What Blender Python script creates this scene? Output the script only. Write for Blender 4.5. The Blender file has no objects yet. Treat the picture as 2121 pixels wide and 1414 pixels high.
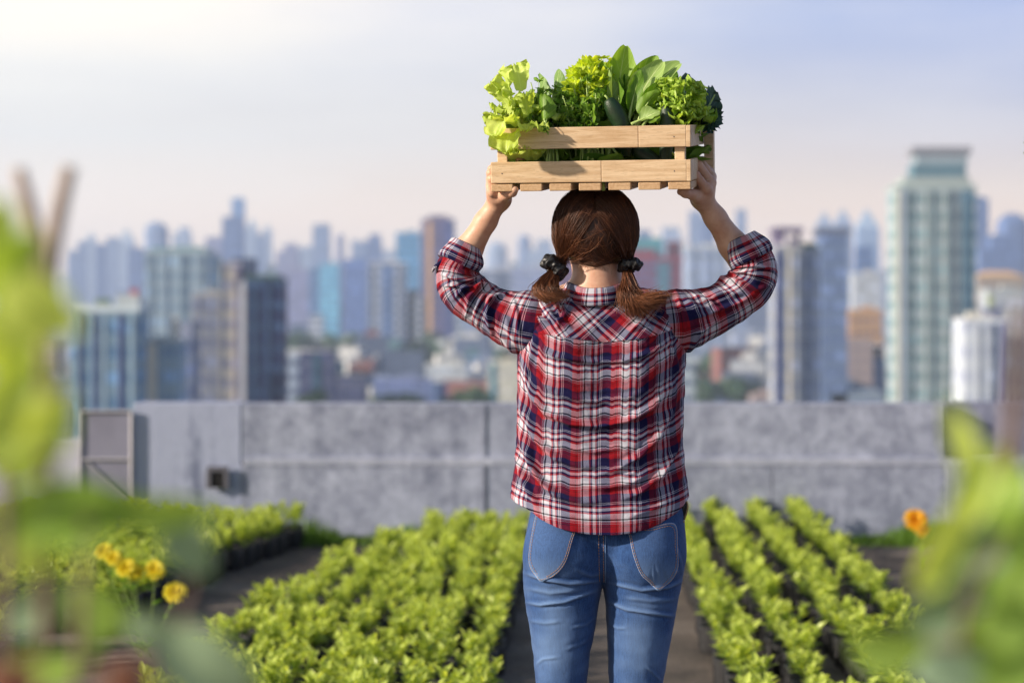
import bpy, math, random
import numpy as np
from mathutils import Vector, Matrix, Euler
from mathutils.bvhtree import BVHTree
random.seed(7); RNG = np.random.default_rng(7)
S = bpy.context.scene
COL = S.collection
CAM = (0.0, -4.0, 1.3)
def P(px, py, Y=0.0):
    d = Y + 4.0
    return Vector(((px-1060.5)/4000*d, Y, 1.3+(650-py)/4000*d))
def X0(px): return (px-1060.5)/1000
def Z0(py): return 1.3+(650-py)/1000

# ------------------------------------------------------------------ materials
class NT:
    def __init__(s, name, world=None):
        if world: s.t = world.node_tree
        else:
            s.m = bpy.data.materials.new(name); s.m.use_nodes = True; s.t = s.m.node_tree
        s.t.nodes.clear(); s.n = s.t.nodes; s.l = s.t.links
    def add(s, typ, **kw):
        n = s.n.new(typ)
        for k, v in kw.items():
            if k == 'ins':
                for a, b in v.items():
                    if isinstance(b, bpy.types.NodeSocket): s.l.new(b, n.inputs[a])
                    else: n.inputs[a].default_value = b
            else: setattr(n, k, v)
        return n
    def math(s, op, a, b=0.0, c=0.0, clamp=False):
        n = s.n.new('ShaderNodeMath'); n.operation = op; n.use_clamp = clamp
        for i, v in enumerate((a, b, c)):
            if isinstance(v, bpy.types.NodeSocket): s.l.new(v, n.inputs[i])
            else: n.inputs[i].default_value = v
        return n.outputs[0]
    def mix(s, f, a, b, blend='MIX'):
        n = s.n.new('ShaderNodeMix'); n.data_type = 'RGBA'; n.blend_type = blend; n.clamp_factor = True
        for i, v in ((0, f), (6, a), (7, b)):
            if isinstance(v, bpy.types.NodeSocket): s.l.new(v, n.inputs[i])
            else: n.inputs[i].default_value = (*v, 1) if i > 0 and len(v) == 3 else v
        return n.outputs[2]
    def ramp(s, f, pts, interp='LINEAR'):
        n = s.n.new('ShaderNodeValToRGB'); cr = n.color_ramp; cr.interpolation = interp
        while len(cr.elements) > 1: cr.elements.remove(cr.elements[-1])
        for i, (p, c) in enumerate(pts):
            e = cr.elements[0] if i == 0 else cr.elements.new(p)
            e.position = p; e.color = (*c, 1) if len(c) == 3 else c
        s.l.new(f, n.inputs[0]); return n.outputs[0]
    def noise(s, vec, scale, detail=4, rough=.5, out=0):
        n = s.n.new('ShaderNodeTexNoise'); n.inputs['Scale'].default_value = scale
        n.inputs['Detail'].default_value = detail; n.inputs['Roughness'].default_value = rough
        if vec is not None: s.l.new(vec, n.inputs['Vector'])
        return n.outputs[out]
    def mapping(s, vec, scale=(1,1,1), rot=(0,0,0), loc=(0,0,0)):
        n = s.n.new('ShaderNodeMapping'); n.inputs['Scale'].default_value = scale
        n.inputs['Rotation'].default_value = rot; n.inputs['Location'].default_value = loc
        s.l.new(vec, n.inputs['Vector']); return n.outputs[0]
    def obj(s): return s.n.new('ShaderNodeTexCoord').outputs['Object']
    def uv(s): return s.n.new('ShaderNodeTexCoord').outputs['UV']
    def attr(s, name='tint'):
        n = s.n.new('ShaderNodeAttribute'); n.attribute_name = name; return n.outputs['Fac']
    def rand(s): return s.n.new('ShaderNodeObjectInfo').outputs['Random']
    def bump(s, h, strength=.3, dist=.01):
        n = s.n.new('ShaderNodeBump'); n.inputs['Strength'].default_value = strength
        n.inputs['Distance'].default_value = dist; s.l.new(h, n.inputs['Height']); return n.outputs[0]
    def pbsdf(s, col, rough=.6, normal=None, **kw):
        n = s.n.new('ShaderNodeBsdfPrincipled')
        for k, v in (('Base Color', col), ('Roughness', rough)):
            if isinstance(v, bpy.types.NodeSocket): s.l.new(v, n.inputs[k])
            else: n.inputs[k].default_value = (*v, 1) if k == 'Base Color' else v
        if normal is not None: s.l.new(normal, n.inputs['Normal'])
        for k, v in kw.items():
            n.inputs[k.replace('_', ' ')].default_value = v
        return n.outputs[0]
    def out(s, sh, sock='Surface'):
        o = s.n.new('ShaderNodeOutputMaterial'); s.l.new(sh, o.inputs[sock]); return s.m

def plain(name, col, rough=.7, var=.25, scale=8, metallic=0, bump=0.0, tint=False):
    t = NT(name); o = t.obj()
    n = t.noise(o, scale, 6, .6)
    dark = tuple(c*(1-var) for c in col); lite = tuple(min(1, c*(1+var)) for c in col)
    c = t.ramp(n, [(.3, dark), (.7, lite)])
    nm = t.bump(t.noise(o, scale*6, 5, .6), bump, .01) if bump else None
    return t.out(t.pbsdf(c, rough, nm, Metallic=metallic))

def leafmat(name, ca, cb, trans=.4, rough=.45, vein=0.0, veincol=(.5,.6,.25), nscale=40, glow=1.0, blotch=.25, backside=None):
    t = NT(name); tin = t.attr(); o = t.obj()
    n = t.noise(o, nscale, 4)
    f = t.math('ADD', t.math('MULTIPLY', tin, 1-blotch), t.math('MULTIPLY', n, blotch), clamp=True)
    c = t.mix(f, ca, cb)
    if vein:
        uv = t.n.new('ShaderNodeSeparateXYZ'); t.l.new(t.uv(), uv.inputs[0])
        au = t.math('ABSOLUTE', uv.outputs[0])
        mid = t.math('LESS_THAN', au, t.math('MULTIPLY_ADD', uv.outputs[1], -.06, .075))
        w = t.math('FRACT', t.math('MULTIPLY', t.math('SUBTRACT', uv.outputs[1], t.math('MULTIPLY', au, .32)), 7.0))
        side = t.math('LESS_THAN', t.math('ABSOLUTE', t.math('SUBTRACT', w, .5)), .045)
        v = t.math('MAXIMUM', mid, t.math('MULTIPLY', side, .45))
        c = t.mix(t.math('MULTIPLY', v, vein), c, veincol)
    nm = t.bump(t.noise(o, nscale*3, 4), .25, .004)
    p = t.pbsdf(c, rough, nm, Specular_IOR_Level=.4)
    tr = t.n.new('ShaderNodeBsdfTranslucent'); 
    c2 = t.mix(1.0, c, (1.35*glow, 1.25*glow, .55), 'MULTIPLY')
    t.l.new(c2, tr.inputs[0]); t.l.new(nm, tr.inputs['Normal'])
    m = t.n.new('ShaderNodeMixShader'); m.inputs[0].default_value = trans
    t.l.new(p, m.inputs[1]); t.l.new(tr.outputs[0], m.inputs[2])
    return t.out(m.outputs[0])

# ------------------------------------------------------------------ mesh helpers
class MB:
    def __init__(s): s.v = []; s.f = []; s.uv = []; s.t = []; s.off = 0
    def put(s, v, f, uv=None, tint=0.5):
        v = np.asarray(v, float).reshape(-1, 3)
        s.v.append(v); s.f += [tuple(i+s.off for i in q) for q in f]
        s.uv.append(np.asarray(uv, float) if uv is not None else np.zeros((len(v), 2)))
        s.t.append(np.full(len(v), tint) if np.isscalar(tint) else np.asarray(tint, float)); s.off += len(v)
    def grid(s, G, uv=None, tint=.5, wrap=False, flip=False):
        """G: (n,m,3) grid of points"""
        n, m = G.shape[:2]; f = []
        for i in range(n-1):
            for j in range(m if wrap else m-1):
                a, b = i*m+j, i*m+(j+1) % m
                q = (a, b, b+m, a+m)
                f.append(q[::-1] if flip else q)
        s.put(G.reshape(-1, 3), f, uv.reshape(-1, 2) if uv is not None else None, tint)
    def box(s, c, d, rot=None, tint=.5):
        x, y, z = (np.array(d)/2)
        v = np.array([[-x,-y,-z],[x,-y,-z],[x,y,-z],[-x,y,-z],[-x,-y,z],[x,-y,z],[x,y,z],[-x,y,z]])
        if rot is not None: v = v @ np.array(rot.to_3x3()).T
        s.put(v+np.array(c), [(0,3,2,1),(4,5,6,7),(0,1,5,4),(1,2,6,5),(2,3,7,6),(3,0,4,7)], None, tint)
    def tube(s, pts, r, n=8, tint=.5, caps=True):
        pts = np.asarray([tuple(p) for p in pts], float); k = len(pts)
        r = np.full(k, r) if np.isscalar(r) else np.asarray(r, float)
        T = np.gradient(pts, axis=0); T /= np.linalg.norm(T, axis=1)[:, None]+1e-12
        ref = np.array([0, 1, 0.]) if abs(T[0, 1]) < .9 else np.array([1, 0, 0.])
        A = np.cross(T, ref); A /= np.linalg.norm(A, axis=1)[:, None]+1e-12
        B = np.cross(T, A)
        th = np.linspace(0, 2*math.pi, n, endpoint=False)
        G = pts[:, None]+r[:, None, None]*(np.cos(th)[None, :, None]*A[:, None]+np.sin(th)[None, :, None]*B[:, None])
        off = s.off
        if not np.isscalar(tint): tint = np.repeat(np.asarray(tint, float), n)
        s.grid(G, None, tint, wrap=True)
        if caps:
            s.f.append(tuple(off+i for i in range(n))[::-1]); s.f.append(tuple(off+(k-1)*n+i for i in range(n)))
    def build(s, name, mat, parent=None, smooth=True, bevel=0):
        me = bpy.data.meshes.new(name)
        v = np.concatenate(s.v); uv = np.concatenate(s.uv); t = np.concatenate(s.t)
        me.from_pydata(v.tolist(), [], s.f)
        l = me.uv_layers.new(name='UVMap')
        idx = np.empty(len(me.loops), int); me.loops.foreach_get('vertex_index', idx)
        l.data.foreach_set('uv', uv[idx].astype(np.float32).ravel())
        a = me.attributes.new('tint', 'FLOAT', 'POINT'); 
        try: a.data.foreach_set('value', np.ascontiguousarray(t, dtype=np.float32))
        except RuntimeError: print('TINT', name, len(me.vertices), t.shape, len(a.data), a.domain, a.data_type); raise
        if smooth: me.polygons.foreach_set('use_smooth', [True]*len(me.polygons))
        for m in (mat if isinstance(mat, (list, tuple)) else [mat]): me.materials.append(m)
        me.update(); o = bpy.data.objects.new(name, me); COL.objects.link(o)
        if parent: o.parent = parent
        if bevel:
            b = o.modifiers.new('bevel', 'BEVEL'); b.width = bevel; b.segments = 2; b.limit_method = 'ANGLE'
        return o
def tag(o, label=None, cat=None, group=None, kind=None):
    if label: o['label'] = label
    if cat: o['category'] = cat
    if group: o['group'] = group
    if kind: o['kind'] = kind
    return o
def empty(name, loc, label, cat, group=None, rot=(0,0,0)):
    o = bpy.data.objects.new(name, None); COL.objects.link(o); o.location = loc; o.rotation_euler = rot
    o.empty_display_size = .1
    return tag(o, label, cat, group)
def keep(child, root):
    """parent a child whose vertices are in world space"""
    child.parent = root; child.matrix_parent_inverse = (Matrix.Translation(root.location) @ root.rotation_euler.to_matrix().to_4x4()).inverted()
    return child

# naive surface nets
def snets(fn, lo, hi, h):
    lo = np.array(lo, float); n = np.ceil((np.array(hi)-lo)/h).astype(int)+1
    xs = [lo[i]+h*np.arange(n[i]) for i in range(3)]
    X, Y, Z = np.meshgrid(*xs, indexing='ij', sparse=True)
    F = np.broadcast_to(fn(X, Y, Z), n).astype(np.float32)
    I = F < 0
    c = np.zeros(np.array(n)-1, np.int8)
    C = [(a, b, d) for a in (0, 1) for b in (0, 1) for d in (0, 1)]
    def sl(a): return slice(a, None if a else -1)
    for a, b, d in C: c += I[sl(a), sl(b), sl(d)]
    act = np.argwhere((c > 0) & (c < 8))
    vid = np.full(c.shape, -1, int); vid[tuple(act.T)] = np.arange(len(act))
    acc = np.zeros((len(act), 3)); cnt = np.zeros(len(act))
    for i, p in enumerate(C):
        for ax in range(3):
            if p[ax] == 0:
                q = list(p); q[ax] = 1
                fa = F[tuple((act+p).T)]; fb = F[tuple((act+q).T)]
                m = (fa < 0) != (fb < 0)
                t = np.where(m, fa/(fa-fb+1e-20), 0)
                pt = np.tile(np.array(p, float), (len(act), 1)); pt[:, ax] = t
                acc[m] += pt[m]; cnt[m] += 1
    V = lo+h*(act+acc/cnt[:, None])
    faces = []
    for ax in range(3):
        u, w = (ax+1) % 3, (ax+2) % 3
        s0 = [slice(None)]*3; s1 = [slice(None)]*3; s0[ax] = slice(0, -1); s1[ax] = slice(1, None)
        A = I[tuple(s0)]; B = I[tuple(s1)]
        e = np.argwhere(A != B); 
        ok = (e[:, u] > 0) & (e[:, w] > 0) & (e[:, u] < n[u]-1) & (e[:, w] < n[w]-1); e = e[ok]
        q = []
        for du, dw in ((-1, -1), (0, -1), (0, 0), (-1, 0)):
            k = e.copy(); k[:, u] += du; k[:, w] += dw; q.append(vid[tuple(k.T)])
        q = np.stack(q, 1); s = A[tuple(e.T)]
        q[~s] = q[~s][:, ::-1]; faces.append(q)
    return V, np.concatenate(faces)
def vnormals(V, Fq):
    a = np.cross(V[Fq[:, 2]]-V[Fq[:, 0]], V[Fq[:, 3]]-V[Fq[:, 1]]); N = np.zeros_like(V)
    for i in range(4): np.add.at(N, Fq[:, i], a)
    return N/(np.linalg.norm(N, axis=1)[:, None]+1e-12)
def relax(V, Fq, it=1):
    for _ in range(it):
        A = np.zeros_like(V); c = np.zeros(len(V))
        for i in range(4):
            for j in ((i+1) % 4, (i+3) % 4):
                np.add.at(A, Fq[:, i], V[Fq[:, j]]); np.add.at(c, Fq[:, i], 1)
        V = .5*V+.5*A/c[:, None]
    return V
def smin(a, b, k):
    h = np.clip(.5+.5*(b-a)/k, 0, 1); return b*(1-h)+a*h-k*h*(1-h)
def sd_cap(X, Y, Z, a, b, ra, rb):
    a = np.array(a, float); b = np.array(b, float); d = b-a; L2 = (d**2).sum()+1e-12
    t = np.clip(((X-a[0])*d[0]+(Y-a[1])*d[1]+(Z-a[2])*d[2])/L2, 0, 1)
    return np.sqrt((X-a[0]-t*d[0])**2+(Y-a[1]-t*d[1])**2+(Z-a[2]-t*d[2])**2)-(ra+(rb-ra)*t)
def sd_ell(X, Y, Z, c, r):
    k = np.sqrt(((X-c[0])/r[0])**2+((Y-c[1])/r[1])**2+((Z-c[2])/r[2])**2)
    return (k-1)*min(r)
def vnoise(p, scale, seed=0):
    """cheap smooth pseudo noise from summed sines, p (n,3)"""
    r = np.random.default_rng(seed); o = np.zeros(len(p))
    for i in range(7):
        d = r.normal(size=3); d /= np.linalg.norm(d)
        o += np.sin(p @ d*scale*(1+.35*i)+r.uniform(0, 6.28))/(1+.3*i)
    return o/3
def ridges(px, py, lines):
    """sum of fold profiles along polylines given in photo pixels; (pts, amp_mm, width_px, skew)"""
    out = np.zeros(len(px))
    for pts, amp, w, skew in lines:
        best = np.full(len(px), 1e9); sg = np.zeros(len(px)); tt = np.zeros(len(px)); L = 0
        segs = [math.dist(pts[i], pts[i+1]) for i in range(len(pts)-1)]; tot = sum(segs)
        for i, sL in enumerate(segs):
            ax, ay = pts[i]; bx, by = pts[i+1]; dx, dy = bx-ax, by-ay
            t = np.clip(((px-ax)*dx+(py-ay)*dy)/(sL*sL), 0, 1)
            ex, ey = px-ax-t*dx, py-ay-t*dy; d = np.hypot(ex, ey)
            m = d < best; best[m] = d[m]; sg[m] = np.sign(dx*ey-dy*ex)[m]; tt[m] = ((L+t*sL)/tot)[m]; L += sL
        w_ = w; w = w*.66; ww = np.where(sg > 0, w*(1-skew), w*(1+skew))
        prof = np.exp(-(best/ww)**2)-.35*np.exp(-((best-1.7*w)/(w*.9))**2)
        out += 1.55*amp*.001*prof*np.clip(np.sin(np.clip(tt, .04, .96)*math.pi)*1.6, 0, 1); w = w_
    return out
def spline(pts, n):
    pts = np.array(pts, float); k = len(pts); t = np.linspace(0, k-1, n); o = np.zeros((n, pts.shape[1]))
    for a, tv in enumerate(t):
        i = min(int(tv), k-2); f = tv-i
        p0, p1, p2, p3 = pts[max(i-1, 0)], pts[i], pts[i+1], pts[min(i+2, k-1)]
        o[a] = .5*((2*p1)+(-p0+p2)*f+(2*p0-5*p1+4*p2-p3)*f*f+(-p0+3*p1-3*p2+p3)*f**3)
    return o
# ================================================================== PERSON
def plaid(name, scale=.079, dim=1.0):
    t = NT(name)
    sep = t.n.new('ShaderNodeSeparateXYZ'); t.l.new(t.uv(), sep.inputs[0])
    N = (.022, .036, .20); R = (.56, .028, .080); W = (.86, .86, .92); K = (.006, .007, .03); r2 = (.55, .10, .10)
    seq = [(0, W), (.016, N), (.042, W), (.058, N), (.28, R), (.415, (.2,.008,.02)), (.43, R), (.49, W), (.50, R), (.525, W), (.535, R), (.55, W),
           (.575, K), (.615, W), (.755, R), (.80, N), (.84, W), (.915, R), (.95, N)]
    wob = t.noise(t.obj(), 60, 3)
    cols = []
    for k in (0, 1):
        c = t.math('FRACT', t.math('ADD', t.math('DIVIDE', sep.outputs[k], scale), t.math('MULTIPLY', wob, .012)))
        cols.append(t.ramp(c, seq, 'CONSTANT'))
    # twill: alternate warp and weft threads along a fine diagonal
    d = t.math('FRACT', t.math('MULTIPLY', t.math('ADD', sep.outputs[0], sep.outputs[1]), 1/.0022))
    f = t.math('MULTIPLY_ADD', t.math('GREATER_THAN', d, .5), .34, .33)
    c = t.mix(f, cols[0], cols[1])
    g = t.n.new('ShaderNodeGamma'); g.inputs[1].default_value = 1.8; t.l.new(c, g.inputs[0]); c = g.outputs[0]
    hs = t.n.new('ShaderNodeHueSaturation'); hs.inputs['Saturation'].default_value = 1.05; hs.inputs['Value'].default_value = .70; t.l.new(c, hs.inputs['Color']); c = hs.outputs[0]
    fuzz = t.noise(t.obj(), 900, 3)
    c = t.mix(t.math('MULTIPLY', fuzz, .05), c, (.32, .27, .30))
    nm = t.bump(t.noise(t.obj(), 240, 5, .7), .22, .0015)
    return t.out(t.pbsdf(c, .88, nm, Sheen_Weight=.03, Sheen_Roughness=.5, Specular_IOR_Level=.1))
def denim(name, fade=True):
    t = NT(name); o = t.obj()
    m = t.mapping(o, (1, 1, .22)); n = t.noise(m, 1400, 3, .7)
    n2 = t.noise(t.mapping(o, (1, 1, .12)), 420, 4, .7)
    base = t.ramp(t.math('ADD', t.math('MULTIPLY', n, .5), t.math('MULTIPLY', n2, .5)), [(.36, (.008, .027, .10)), (.62, (.036, .10, .28))])
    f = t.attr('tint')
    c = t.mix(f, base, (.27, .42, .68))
    big = t.noise(o, 9, 3)
    c = t.mix(t.math('MULTIPLY', big, .22), c, (.035, .075, .18))
    nm = t.bump(n2, .3, .001)
    return t.out(t.pbsdf(c, .85, nm, Sheen_Weight=.1, Specular_IOR_Level=.2))
def skinmat():
    t = NT('skin'); o = t.obj()
    n = t.noise(o, 38, 6, .6); c = t.ramp(n, [(.3, (.56, .30, .20)), (.7, (.72, .47, .33))])
    n2 = t.noise(o, 400, 3); c = t.mix(t.math('MULTIPLY', n2, .25), c, (.45, .18, .10))
    nm = t.bump(t.noise(o, 500, 4), .12, .001)
    return t.out(t.pbsdf(c, .46, nm, Subsurface_Weight=.12, Subsurface_Scale=.006, Subsurface_Radius=(1, .35, .2), Specular_IOR_Level=.4))
def hairmat():
    t = NT('brown_hair'); f = t.attr()
    n = t.noise(t.obj(), 25, 3)
    f = t.math('ADD', t.math('MULTIPLY', f, .7), t.math('MULTIPLY', n, .3))
    c = t.ramp(f, [(.08, (.016, .006, .004)), (.45, (.105, .036, .015)), (.75, (.30, .115, .05)), (1, (.36, .18, .11))])
    return t.out(t.pbsdf(c, .46, None, Specular_IOR_Level=.42, Anisotropic=.0))
M_plaid = plaid('plaid_flannel'); M_denim = denim('blue_denim'); M_skin = skinmat(); M_hair = hairmat()
M_thread = plain('orange_thread', (.48, .24, .08), .7)
M_threadw = plain('pale_thread', (.50, .48, .45), .7)
M_scr = plain('black_satin', (.012, .012, .014), .38, .2, 30, bump=.2)
M_black = plain('black_leather', (.012, .011, .010), .35, .2, 30, bump=.2)
M_metal = plain('antique_brass', (.30, .23, .12), .35, .2, 30, metallic=1)
M_shoe = plain('canvas_shoe', (.5, .5, .48), .8, .1, 60)

person = empty('person', (0.17, 0, 0), 'woman from behind in plaid shirt and blue jeans, brown pigtails, holding crate on her head', 'person')

# ---------------- body (skin): one continuous mesh
def hand_caps(side):
    """capsule skeleton (a, b, ra, rb, k) of hand and forearm in world space"""
    c = []
    if side > 0:
        elbow = P(1543, 545, .03); wr = P(1455, 411, -.01)
        mcp = [P(1464, 392, -.060), P(1473, 379, -.040), P(1473, 366, -.020), P(1468, 356, -.002)]
        pip = [P(1441, 363, -.066), P(1446, 341, -.044), P(1450, 334, -.022), P(1452, 336, -.003)]
        dip = [P(1424, 359, -.062), P(1426, 343, -.042), P(1432, 338, -.020), P(1434, 340, -.001)]
        tip = [P(1421, 376, -.060), P(1423, 362, -.040), P(1428, 356, -.018), P(1431, 356, 0)]
        th = [P(1447, 408, -.045), P(1434, 403, -.080), P(1420, 400, -.095), P(1410, 397, -.100)]
    else:
        elbow = P(943, 562, .03); wr = P(1033, 414, -.01)
        mcp = [P(1020, 398, -.060), P(1018, 384, -.040), P(1018, 372, -.018), P(1020, 362, .002)]
        pip = [P(1019, 371, -.070), P(1017, 359, -.048), P(1019, 351, -.026), P(1022, 348, -.006)]
        dip = [P(1033, 360, -.066), P(1031, 350, -.044), P(1034, 345, -.022), P(1036, 343, -.004)]
        tip = [P(1040, 374, -.060), P(1040, 366, -.040), P(1042, 360, -.018), P(1042, 356, 0)]
        th = [P(1040, 407, -.045), P(1050, 402, -.085), P(1061, 398, -.105), P(1066, 393, -.115)]
    wr = Vector(wr)
    mid = wr.lerp(elbow, .30); fore = wr.lerp(elbow, .72)
    c += [(wr, mid, .0200, .0222, .012), (mid, fore, .0222, .0295, .012), (fore, elbow, .0295, .032, .012)]
    # flattened wrist / carpus
    o = Vector((0, .012, 0))
    c += [(wr-o, wr.lerp(mcp[0], .5), .020, .017, .014), (wr+o, wr.lerp(mcp[3], .5), .019, .016, .014)]
    fr = [.0086, .0088, .0083, .0074]
    for i in range(4):
        c.append((wr.lerp(mcp[i], .30), mcp[i], .0150, .0105, .010))
        if i < 3: c.append((wr.lerp(mcp[i], .45), mcp[i].lerp(mcp[i+1], .5), .014, .0095, .010))
    palm = (mcp[1]+mcp[2])/2
    off = Vector((-.012 if side > 0 else .012, 0, -.008))
    c.append((wr.lerp(palm, .35)+off, wr.lerp(palm, .75)+off, .018, .014, .012))
    c.append((wr+off*.3, th[0], .017, .0155, .012))
    c += [(th[0], th[1], .0145, .0112, .007), (th[1], th[2], .0108, .0098, .004), (th[2], th[3], .0100, .0078, .003)]
    for i in range(4):
        c += [(mcp[i], pip[i], fr[i]*1.16, fr[i]*1.05, .0035), (pip[i], dip[i], fr[i]*1.03, fr[i]*.93, .002), (dip[i], tip[i], fr[i]*.95, fr[i]*.8, .002)]
        c.append((pip[i], pip[i], fr[i]*1.12, fr[i]*1.12, .002))
    return c, elbow
def caps_field(caps):
    def f(X, Y, Z):
        F = None
        for a, b, ra, rb, k in caps:
            d = sd_cap(X, Y, Z, a, b, ra, rb)
            F = d if F is None else smin(F, d, k)
        return F
    return f
BV, BF = [], []; boff = 0
def addshell(V, Fq):
    global boff
    BV.append(V); BF.append(Fq+boff); boff += len(V)
elbows = {}
for side in (-1, 1):
    caps, elbow = hand_caps(side); elbows[side] = elbow
    pts = np.array([tuple(q) for c_ in caps for q in c_[:2]])
    V, Fq = snets(caps_field(caps), pts.min(0)-.045, pts.max(0)+.045, .00165)
    N = vnormals(V, Fq); V = V+N*(vnoise(V, 90, 3)*.0004)[:, None]
    addshell(V, Fq)
HC = np.array(tuple(P(1235, 478, 0))); 
def bodyf(X, Y, Z):
    def pt(px, py, y): return (X0(px), y, Z0(py))
    f = sd_ell(X, Y, Z, pt(1234, 478, .005), (.072, .092, .078))                     # skull
    f = smin(f, sd_ell(X, Y, Z, pt(1234, 528, .045), (.047, .062, .066)), .03)         # face
    f = smin(f, sd_cap(X, Y, Z, pt(1234, 585, .070), pt(1234, 588, .078), .020, .018), .02)  # chin
    f = smin(f, sd_cap(X, Y, Z, pt(1234, 508, .100), pt(1234, 532, .118), .007, .011), .008) # nose
    for sx in (-1, 1):
        f = smin(f, sd_ell(X, Y, Z, pt(1234+30*sx, 508, .088), (.014, .012, .010)), .006)    # eyes
        f = smin(f, sd_ell(X, Y, Z, pt(1234+30*sx, 494, .092), (.018, .008, .005)), .008)    # brows
        f = smin(f, sd_ell(X, Y, Z, pt(1234+28*sx, 540, .072), (.018, .018, .020)), .015)    # cheeks
        e = np.maximum(sd_ell(X, Y, Z, pt(1234+73*sx, 506, .008), (.008, .019, .033)), -sd_ell(X, Y, Z, pt(1234+80*sx, 504, .012), (.005, .011, .020)))
        f = smin(f, e, .004)                                                           # ears
    f = smin(f, sd_cap(X, Y, Z, pt(1220, 557, .095), pt(1248, 557, .095), .0065, .0065), .006) # lips
    f = smin(f, sd_cap(X, Y, Z, pt(1235, 545, -.005), pt(1236, 625, -.02), .046, .050), .02)   # neck
    f = smin(f, sd_cap(X, Y, Z, pt(1140, 650, -.01), pt(1350, 650, -.01), .042, .042), .04)    # shoulders
    f = smin(f, sd_ell(X, Y, Z, pt(1246, 760, .005), (.135, .072, .16)), .04)                # ribs
    f = smin(f, sd_ell(X, Y, Z, pt(1248, 930, .0), (.125, .075, .14)), .05)
    f = smin(f, sd_ell(X, Y, Z, pt(1249, 1080, .0), (.140, .078, .11)), .05)
    for sx, sh in ((-1, 1118), (1, 1378)):
        el2 = pt(958, 600, .012) if sx < 0 else pt(1548, 592, .012)
        f = smin(f, sd_cap(X, Y, Z, pt(sh, 690, 0), el2, .036, .032), .02); f = smin(f, sd_cap(X, Y, Z, el2, tuple(elbows[sx]), .034, .030), .01)
        hx, kx, ax = (1168, 1163, 1156) if sx < 0 else (1330, 1312, 1314)
        f = smin(f, sd_cap(X, Y, Z, pt(hx, 1130, 0), pt(kx, 1500, 0), .060, .038), .03 if 1 else 0)
        f = smin(f, sd_cap(X, Y, Z, pt(kx, 1500, 0), pt(ax, 1880, 0), .036, .024), .02)
        f = smin(f, sd_cap(X, Y, Z, pt(ax, 1900, 0), pt(ax+6*sx, 1925, .13), .026, .020), .02)
    return f
V, Fq = snets(bodyf, (X0(900), -.16, .0), (X0(1600), .19, Z0(375)), .0045)
addshell(V, Fq)
b = MB(); b.put(np.concatenate(BV), np.concatenate(BF).tolist()); body = keep(b.build('body', M_skin), person)

# ---------------- jeans
jy  = [1000,1040,1060,1100,1150,1200,1250,1300,1350,1414,1500,1650,1800,1905]
lxL = [1110,1103,1099,1091,1084,1083,1088,1097,1104,1110,1118,1118,1126,1130]
lxR = [1262,1262,1262,1262,1260,1250,1240,1233,1222,1215,1206,1205,1188,1182]
rxL = [1238,1238,1238,1238,1240,1247,1254,1257,1259,1261,1268,1272,1284,1290]
rxR = [1405,1413,1416,1419,1418,1413,1402,1393,1384,1372,1362,1360,1345,1340]
hb  = [.088,.092,.094,.097,.100,.096,.090,.086,.082,.075,.062,.062,.050,.046]
pcx = 1250
def legf(X, Y, Z, xl, xr):
    py = 650-(Z-1.3)*1000
    a = (np.interp(py, jy, xr)-np.interp(py, jy, xl))/2000; cx = (np.interp(py, jy, xr)+np.interp(py, jy, xl))/2; bb = np.interp(py, jy, hb)
    k = (np.abs((X-X0(cx))/a)**2.3+np.abs(Y/bb)**2.3)**(1/2.3)
    return (k-1)*np.minimum(a, bb)
def jeansf(X, Y, Z):
    py = 650-(Z-1.3)*1000
    L = legf(X, Y, Z, lxL, lxR); R = legf(X, Y, Z, rxL, rxR)
    for cx in (1166, 1334):
        bt = sd_ell(X, Y, Z, (X0(cx), -.050, Z0(1138)), (.074, .066, .066))
        if cx == 1166: L = smin(L, bt, .03)
        else: R = smin(R, bt, .03)
    k = np.clip((1212-py)/40, .03, 1)*.028
    f = smin(L, R, k)
    pel = np.sqrt(((X-X0(1249))/.10)**2+(Y/.094)**2+((Z-Z0(1090))/.112)**2)-1
    f = smin(f, pel*.09, .012)
    return np.maximum(f, np.maximum(Z-Z0(1012), Z0(1905)-Z))
V, Fq = snets(jeansf, (X0(1070), -.15, Z0(1912)), (X0(1432), .13, Z0(1005)), .0026)
V = relax(V, Fq, 2); N = vnormals(V, Fq)
dpt = V[:, 1]+4; px = V[:, 0]/dpt*4000+1060.5; py = 650-(V[:, 2]-1.3)/dpt*4000
J = [([(1080,1184),(1130,1200),(1180,1208),(1246,1202)], 3.2, 6, .3), ([(1262,1206),(1330,1222),(1380,1216),(1420,1200)], 3.2, 6, .3),
     ([(1082,1246),(1120,1252),(1170,1246),(1236,1222)], 3.4, 6, .35), ([(1262,1246),(1300,1262),(1350,1270),(1402,1276)], 3.4, 6, .35),
     ([(1085,1216),(1140,1228),(1200,1222)], 1.6, 7, .1), ([(1290,1236),(1350,1244),(1404,1240)], 1.6, 7, .1),
     ([(1092,1284),(1130,1290),(1165,1286)], 1.2, 6, .2), ([(1185,1300),(1215,1292),(1234,1275)], 1.4, 5, .2), ([(1258,1290),(1280,1300),(1300,1300)], 1.2, 5, .2),
     ([(1106,1378),(1125,1364),(1160,1360)], 1.3, 5, .2), ([(1340,1380),(1360,1400),(1372,1412)], 1.2, 4, .2), ([(1170,1345),(1200,1335),(1222,1320)], 1.0, 6, .2),
     ([(1335,1190),(1380,1190),(1415,1178)], 1.5, 6, .2), ([(1195,1180),(1225,1192),(1246,1186)], 1.2, 7, .2), ([(1398,1130),(1410,1160),(1416,1196)], 1.2, 5, 0),
     ([(1104,1500),(1160,1510),(1208,1496)], 2, 7, .2), ([(1262,1505),(1310,1512),(1364,1498)], 2, 7, .2)]
disp = ridges(px, py, J)*np.clip(.45-N[:, 1]*.75, 0, 1)
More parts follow.
